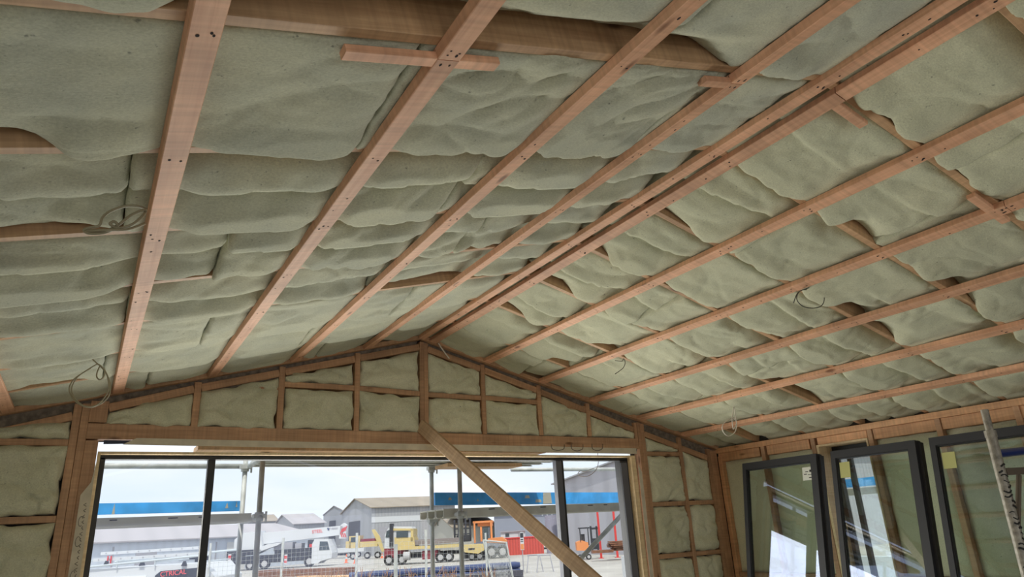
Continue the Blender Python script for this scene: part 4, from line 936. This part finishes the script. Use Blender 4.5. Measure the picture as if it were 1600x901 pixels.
# ---- container forklift and its mast
q = Bg('container_forklift', 770, 872, 'big orange container forklift with tall dark mast', 'forklift')
m = MB()
for x in (710.5, 717, 728, 735): q.bx(m, x, x + 2.6, 803 if x > 724 else 816, 847, 0, .35)
for y in (806, 813, 820, 828, 836, 842): q.bx(m, 728 if y < 816 else 711, 738, y, y + 1.6, .05, .3)
q.bx(m, 715, 736, 838, 848, -.3, 0); q.part('mast', m, DARKP)
m = MB(); q.bx(m, 741, 772, 817, 820, 0, 2.4); q.bx(m, 742, 744.5, 818, 850, 0, .2); q.bx(m, 752, 755, 826, 850, 0, .2); q.bx(m, 768, 771, 818, 850, 0, .2); q.bx(m, 748, 771, 820, 825, .3, 2.2); q.part('cab_frame', m, ORANGE)
m = MB(); q.bx(m, 757, 765, 827, 846, .1, 1.8); q.part('cab_window', m, WINDOWD)
m = MB(); q.poly(m, [(742, 868), (742, 850), (760, 846), (786, 842), (793, 848), (794, 866)], -.2, 2.4); q.part('body', m, flat('blue_grey_body', (.18, .20, .27), .6))
m = MB(); q.poly(m, [(762, 849), (764, 843), (786, 841), (793, 846), (792, 850)], -.25, 2.4); q.part('counterweight', m, ORANGE)
for x in (769, 786): q.wheel(x, 9.5, -.4)
q = Bg('small_forklift', 915, 861, 'small orange forklift with dark cage in front of the big shed', 'forklift', dist=53)
m = MB(); q.poly(m, [(902, 858), (902, 846), (910, 843), (920, 846), (921, 858)], 0, 1.4); q.part('body', m, ORANGE)
m = MB(); q.bx(m, 908, 924, 824, 826, 0, 1.4); q.bx(m, 908, 909.5, 825, 846, 0, .15); q.bx(m, 920.5, 922, 825, 850, 0, .15); q.bx(m, 911, 916, 834, 846, .3, 1); q.part('cage', m, DARKP)
m = MB(); q.bx(m, 925, 927.5, 822, 858, .1, .4); q.bx(m, 934, 936.5, 822, 858, .1, .4); q.bx(m, 925, 937, 824, 827, .1, .4); q.bx(m, 925, 937, 840, 856, .2, .4); q.part('mast', m, DARKP)
for x in (906, 919): q.wheel(x, 4.2, 0)
q = Bg('steel_stack', 970, 862, 'stack of dark steel offcuts beside the small forklift', 'stack of steel', dist=50)
m = MB(); rng = random.Random(5)
for i in range(16):
    x = 951 + rng.uniform(0, 12); y = 844 + (i % 6) * 2.4; q.bx(m, x, x + rng.uniform(14, 24), y, y + 1.7, rng.uniform(-.6, .3), 1)
q.part('steel_bars', m, BROWNST); m = MB(); q.bx(m, 925, 958, 857, 861, -.4, .4); q.part('flat_bundle', m, BROWNST)
# ---- cones
for i, (x, y, h) in enumerate(((541, 879, 13), (555, 880, 14), (597, 866, 7), (826, 864, 1))):
    if i == 3: continue
    q = Bg('traffic_cone', x, y, ['orange traffic cone, left of the pair near the white tray truck', 'orange traffic cone, right of the pair near the white tray truck', 'small distant orange traffic cone left of the flatbed truck'][i], 'traffic cone', 'traffic cones', dist=None if i < 2 else 88)
    H_ = h * q.k; m = MB(); m.box(-.22, .22, -.22, .22, 0, .04); m.tube([(0, 0, .04), (0, 0, H_)], .1, 14, rs=[.17, .03]); c_ = q.part('cone_body', m, CONEM)
    m = MB(); m.tube([(0, 0, H_ * .45), (0, 0, H_ * .68)], .1, 14, rs=[.115, .085]); q.part('reflective_band', m, WHITEP)
# ---- steel beams and pipes on the ground in front
def gbar(name, pa, pb, n, r, mat, lab, cat, rise=.15, sq=True, gap=None):
    P0 = atz(*pa, GZ + rise); P1 = atz(*pb, GZ + rise); m = MB(); dd = (P1 - P0) / np.linalg.norm(P1 - P0); sidev = np.array([-dd[1], dd[0], 0]); gap = gap or r * 2.3
    for i in range(n):
        for j in range(2 if n > 3 else 1):
            a = P0 + sidev * gap * i + np.array([0, 0, j * r * 2.1 - rise + r]); b_ = P1 + sidev * gap * i + np.array([0, 0, j * r * 2.1 - rise + r])
            if sq: m.hexa([a - sidev * r + [0, 0, -r], b_ - sidev * r + [0, 0, -r], b_ + sidev * r + [0, 0, -r], a + sidev * r + [0, 0, -r], a - sidev * r + [0, 0, r], b_ - sidev * r + [0, 0, r], b_ + sidev * r + [0, 0, r], a + sidev * r + [0, 0, r]])
            else: m.tube([a, b_], r, 10)
    return tag(m.build(name, mat), lab, cat)
gbar('pipe_bundle', (545, 900), (812, 882), 4, .16, NAVYP, 'bundle of long navy steel tubes lying across the yard', 'pipes', .5, False)
gbar('beam_bundle', (405, 893), (540, 889), 5, .12, BROWNST, 'rusty steel beams lying left of the navy tubes', 'steel beams', .4)
gbar('plank_bundle', (465, 901), (640, 899), 3, .10, PLANKW, 'low bundle of timber lying in front of the rusty beams', 'timber')
gbar('dark_beam_bundle', (600, 922), (815, 899), 4, .14, flat('dark_grey_steel', (.07, .07, .09), .6), 'dark steel beams in front of the navy tubes', 'steel beams', .3)
# ---- sawhorses
for i, x in enumerate((836, 852)):
    q = Bg('sawhorse', x, 893, f'light metal sawhorse standing on the yard, {"left" if i == 0 else "right"} of two', 'sawhorse', 'sawhorses')
    H_ = q.Z(x, 869); m = MB(); m.tube([(-.42, 0, H_), (.42, 0, H_)], .04, 8); q.part('top_bar', m, GREYP)
    for sx in (-1, 1):
        for sy in (-1, 1): m = MB(); m.tube([(sx * .34, 0, H_), (sx * .5, sy * .35, 0)], .028, 6); q.part('leg', m, GREYP)
q = Bg('warning_sign', 817, 872, 'narrow upright sign with orange panel on a post', 'sign', dist=42)
m = MB(); m.box(-.03, .03, 0, .05, 0, q.Z(817, 830)); q.part('post', m, GREYP); m = MB(); q.bx(m, 814.2, 820, 831, 857, -.03, 0); q.part('sign_panel', m, WHITEP)
m = MB(); q.bx(m, 814.6, 819.6, 848, 856, -.04, -.03); q.part('orange_panel', m, ORANGE); m = MB(); q.bx(m, 814.6, 819.6, 832, 839, -.04, -.03); q.bx(m, 815, 819, 841, 842.5, -.04, -.03); q.bx(m, 815, 819, 844, 845, -.04, -.03); q.part('sign_print', m, DARKP)
# ---- temporary fence panels
def fence(p0, p1, top0, top1, d0, d1, lab, panel_h=2.3):
    A = gp(p0, d0); B = gp(p1, d1); root = empty('mesh_fence_panel', A); tag(root, lab, 'fence panel', 'temporary mesh fence panels'); L_ = tuple(root.location)
    z0 = hz_(p0, top0, d0); z1 = hz_(p1, top1, d1)
    def ch(n_, m_, mt): o = m_.build(n_, mt, None, loc=L_); o.parent = root; o.location = (0, 0, 0)
    ch('post', MB().tube([A, (A[0], A[1], z0)], .028, 8), STEEL)
    ch('post', MB().tube([B, (B[0], B[1], z1)], .028, 8), STEEL)
    m = MB(); L = np.linalg.norm(B - A); n = int(L / .11); zt0, zt1_ = min(z0, z0) - .28, z1 - .28
    for i in range(1, n):
        P_ = A + (B - A) * i / n; zt = zt0 + (zt1_ - zt0) * i / n; m.tube([(P_[0], P_[1], GZ + .1), (P_[0], P_[1], zt)], .0032, 3, cap=False)
    for j in range(22):
        f_ = j / 21; a = (A[0], A[1], GZ + .1 + (zt0 - GZ - .1) * f_); b_ = (B[0], B[1], GZ + .1 + (zt1_ - GZ - .1) * f_); m.tube([a, b_], .0032, 3, cap=False)
    ch('wire_mesh', m, STEEL)
fence(330, 442, 848, 840, 17.6, 18, 'wire mesh fence panel in front of the crane truck rear')
fence(443, 557, 840, 832, 18, 18.3, 'wire mesh fence panel in front of the crane truck cab')
fence(558, 665, 832, 827, 18.3, 18.6, 'wire mesh fence panel in front of the flatbed truck')
fence(666, 759, 827, 832, 18.6, 18.4, 'wire mesh fence panel behind the right scaffold standards')
q = Bg('steel_fence_post', 618, 980, 'thick grey steel post standing close in front of the fence', 'post', dist=10.3)
m = MB(); m.tube([(0, 0, 0), (0, 0, q.Z(618, 850))], .03, 12); q.part('post', m, STEEL)
q = Bg('leaning_mesh_gate', 785, 980, 'leaning mesh gate panel with tubular frame', 'gate', dist=17)
m = MB(); a, b_, c, d = q.P(761, 843), q.P(797, 846), q.P(806, 905), q.P(775, 908); m.tube([a, b_, c, d, a], .022, 6); q.part('gate_frame', m, STEEL)
m = MB(); a, b_, c, d = map(np.array, (a, b_, c, d))
for i in range(1, 16):
    t = i / 16; m.tube([a + (b_ - a) * t, d + (c - d) * min(1, t + .25)], .004, 3, cap=False); m.tube([a + (b_ - a) * t, d + (c - d) * max(0, t - .25)], .004, 3, cap=False)
q.part('wire_mesh', m, STEEL)
# dry weeds by the fence
m = MB(); rng = random.Random(9)
for i in range(150):
    px = rng.uniform(560, 775) if i < 110 else rng.uniform(440, 560); d = rng.uniform(14, 17); g0 = gp(px, d); h = hz_(px, rng.uniform(884, 902), d) - GZ
    pts = [g0 + np.array([rng.uniform(-.1, .1) * t, rng.uniform(-.1, .1) * t, h * t / 3]) for t in range(4)]
    m.tube(pts, .006, 3, cap=False)
    for b in range(3): m.tube([pts[2], pts[2] + np.array([rng.uniform(-.18, .18), rng.uniform(-.1, .1), rng.uniform(.02, h * .3)])], .005, 3, cap=False)
o = m.build('dry_weeds', flat('dry_weed_brown', (.30, .17, .10), .9)); tag(o, 'dry brown weed stems growing along the mesh fence', 'weeds', kind='stuff')

# ---- work van with ladder at lower left
q = Bg('work_ute', 215, 990, 'white work ute with roof racks and dark rear canopy sign, lower left', 'ute', dist=17)
k = q.k
def uz(py, px=215): return q.Z(px, py)
m = MB(); m.prism([q.P(90, 990, -.9) if False else (q.X(60), 0, .45), (q.X(325), 0, .45), (q.X(325), 0, uz(905)), (q.X(306), 0, uz(884)), (q.X(130), 0, uz(884)), (q.X(100), 0, uz(900)), (q.X(60), 0, uz(915))], (0, 1.75, 0)); q.part('body', m, WHITEP)
m = MB(); m.prism([(q.X(232), -.02, uz(930)), (q.X(303), -.02, uz(930)), (q.X(302), -.02, uz(898)), (q.X(297), -.02, uz(890)), (q.X(240), -.02, uz(892)), (q.X(232), -.02, uz(898))], (0, .03, 0)); q.part('sign_window', m, DARKP)
text(10 * k, 'CTRICAL', REDTEXT, q.root, (q.X(241), -.05, uz(900)), (math.radians(90), math.radians(-3.2), 0), 'sign_lettering')
m = MB(); m.prism([(q.X(110), -.02, uz(935)), (q.X(112), -.02, uz(905)), (q.X(150), -.02, uz(897)), (q.X(218), -.02, uz(897)), (q.X(222), -.02, uz(935))], (0, .03, 0)); q.part('side_window', m, flat('painted_reflection_glass', (.75, .78, .80), .1))  # side glass painted white to stand for a bright reflection
for x in (95, 290): q.wheel(x, .36 / k, .05)
m = MB()
for y in (-.05, 1.8): m.tube([(q.X(105), y, uz(881) + (.08 if y > 0 else 0)), (q.X(318), y, uz(872) + (.08 if y > 0 else 0))], .028, 8)
for x in (120, 172, 231, 300): m.tube([(q.X(x), -.05, uz(884)), (q.X(x), -.05, uz(876, x))], .022, 8); m.tube([(q.X(x), -.05, uz(877, x)), (q.X(x), 1.8, uz(877, x))], .02, 8)
q.part('roof_rack', m, flat('silver_rack', (.55, .60, .62), .35, .4))
def ladder(x0, x1, yb, z0, z1, lab, w=.42, dy=.2):
    root = empty('ladder', tuple(q.root.matrix_basis @ Vector((q.X((x0 + x1) / 2), dy, z0)))); root.rotation_euler = (0, 0, -YAW); tag(root, lab, 'ladder', 'ladders on the ute')
    L = (x1 - x0) * k / 2
    for y in (0, w): m = MB(); m.hexa([(-L, y, 0), (L, y, z1 - z0), (L, y + .025, z1 - z0), (-L, y + .025, 0), (-L, y, .075), (L, y, z1 - z0 + .075), (L, y + .025, z1 - z0 + .075), (-L, y + .025, .075)]); m.build('side_rail', WHITEP, root)
    n = int(2 * L / .28)
    for i in range(n): t = (i + .5) / n; m = MB(); m.tube([(-L + 2 * L * t, -.012, (z1 - z0) * t + .04), (-L + 2 * L * t, w + .03, (z1 - z0) * t + .04)], .014, 6); m.build('rung', GREYP, root)
SC.view_layers[0].update()
ladder(128, 302, 0, uz(873), uz(866, 302) - .02, 'white extension ladder lying on the ute racks, nearer one', dy=.1)
ladder(110, 270, 0, uz(870) + .1, uz(862, 302) + .06, 'white extension ladder lying on the ute racks, farther one', dy=.9)
m = MB()
for x in (154, 210, 276): m.prism([(q.X(x - 4), -.06, uz(883, x)), (q.X(x + 4), -.06, uz(883, x)), (q.X(x + 1), -.06, uz(876, x)), (q.X(x - 1), -.06, uz(876, x))], (0, .08, 0))
q.part('rack_clamps', m, DARKP)
m = MB()
for x in (152, 157): m.box(q.X(x - 1), q.X(x + 1), .06, .075, uz(880, x), uz(869, x))
q.part('red_straps', m, REDP)

# ---- worker in hi-vis
q = Bg('person', 884, 863, 'person in a hi-vis yellow vest standing beyond the window mullion', 'person')
J = [(0, 0, .95), (0, 0, 1.15), (0, 0, 1.40), (0, 0, 1.50), (0, -.01, 1.62), (0, -.01, 1.72), (-.19, 0, 1.40), (-.25, .02, 1.12), (-.24, -.08, .88), (.19, 0, 1.40), (.26, .02, 1.12), (.25, -.06, .88), (-.1, 0, .9), (-.11, -.02, .5), (-.11, 0, .06), (-.11, -.14, .04), (.1, 0, .9), (.12, .03, .5), (.12, .05, .06), (.12, -.09, .04)]
E_ = [(0, 1), (1, 2), (2, 3), (3, 4), (4, 5), (2, 6), (6, 7), (7, 8), (2, 9), (9, 10), (10, 11), (0, 12), (12, 13), (13, 14), (14, 15), (0, 16), (16, 17), (17, 18), (18, 19)]
Rd = [.15, .14, .15, .06, .09, .085, .07, .05, .04, .07, .05, .04, .09, .065, .045, .04, .09, .065, .045, .04]
me = bpy.data.meshes.new('body'); me.from_pydata(J, E_, []); bo = bpy.data.objects.new('body', me); C.objects.link(bo); bo.parent = q.root
md = bo.modifiers.new('skin', 'SKIN'); me.skin_vertices[0].data[0].use_root = True
for i, r in enumerate(Rd): me.skin_vertices[0].data[i].radius = (r, r * .8)
bo.modifiers.new('sub', 'SUBSURF').levels = 1; bo.modifiers['sub'].render_levels = 1; me.materials.append(flat('dark_work_clothes', (.05, .06, .10), .8))
m = MB(); m.tube([(0, 0, .98), (0, 0, 1.2), (0, 0, 1.42), (0, 0, 1.47)], .2, 14, rs=[.185, .18, .20, .10]); q.part('vest', m, HIVIS)
m = MB(); m.tube([(-.19, 0, 1.41), (-.255, .02, 1.14)], .08, 10); m.tube([(.19, 0, 1.41), (.265, .02, 1.14)], .08, 10); q.part('sleeves', m, HIVIS)
m = MB(); m.tube([(0, -.01, 1.53), (0, -.01, 1.60), (0, -.01, 1.68), (0, -.01, 1.71)], .1, 12, rs=[.06, .088, .09, .07]); q.part('head', m, SKIN)
m = MB(); m.tube([(0, -.01, 1.68), (0, -.01, 1.74), (0, -.01, 1.79)], .1, 12, rs=[.115, .105, .04]); q.part('hard_hat', m, WHITEP)
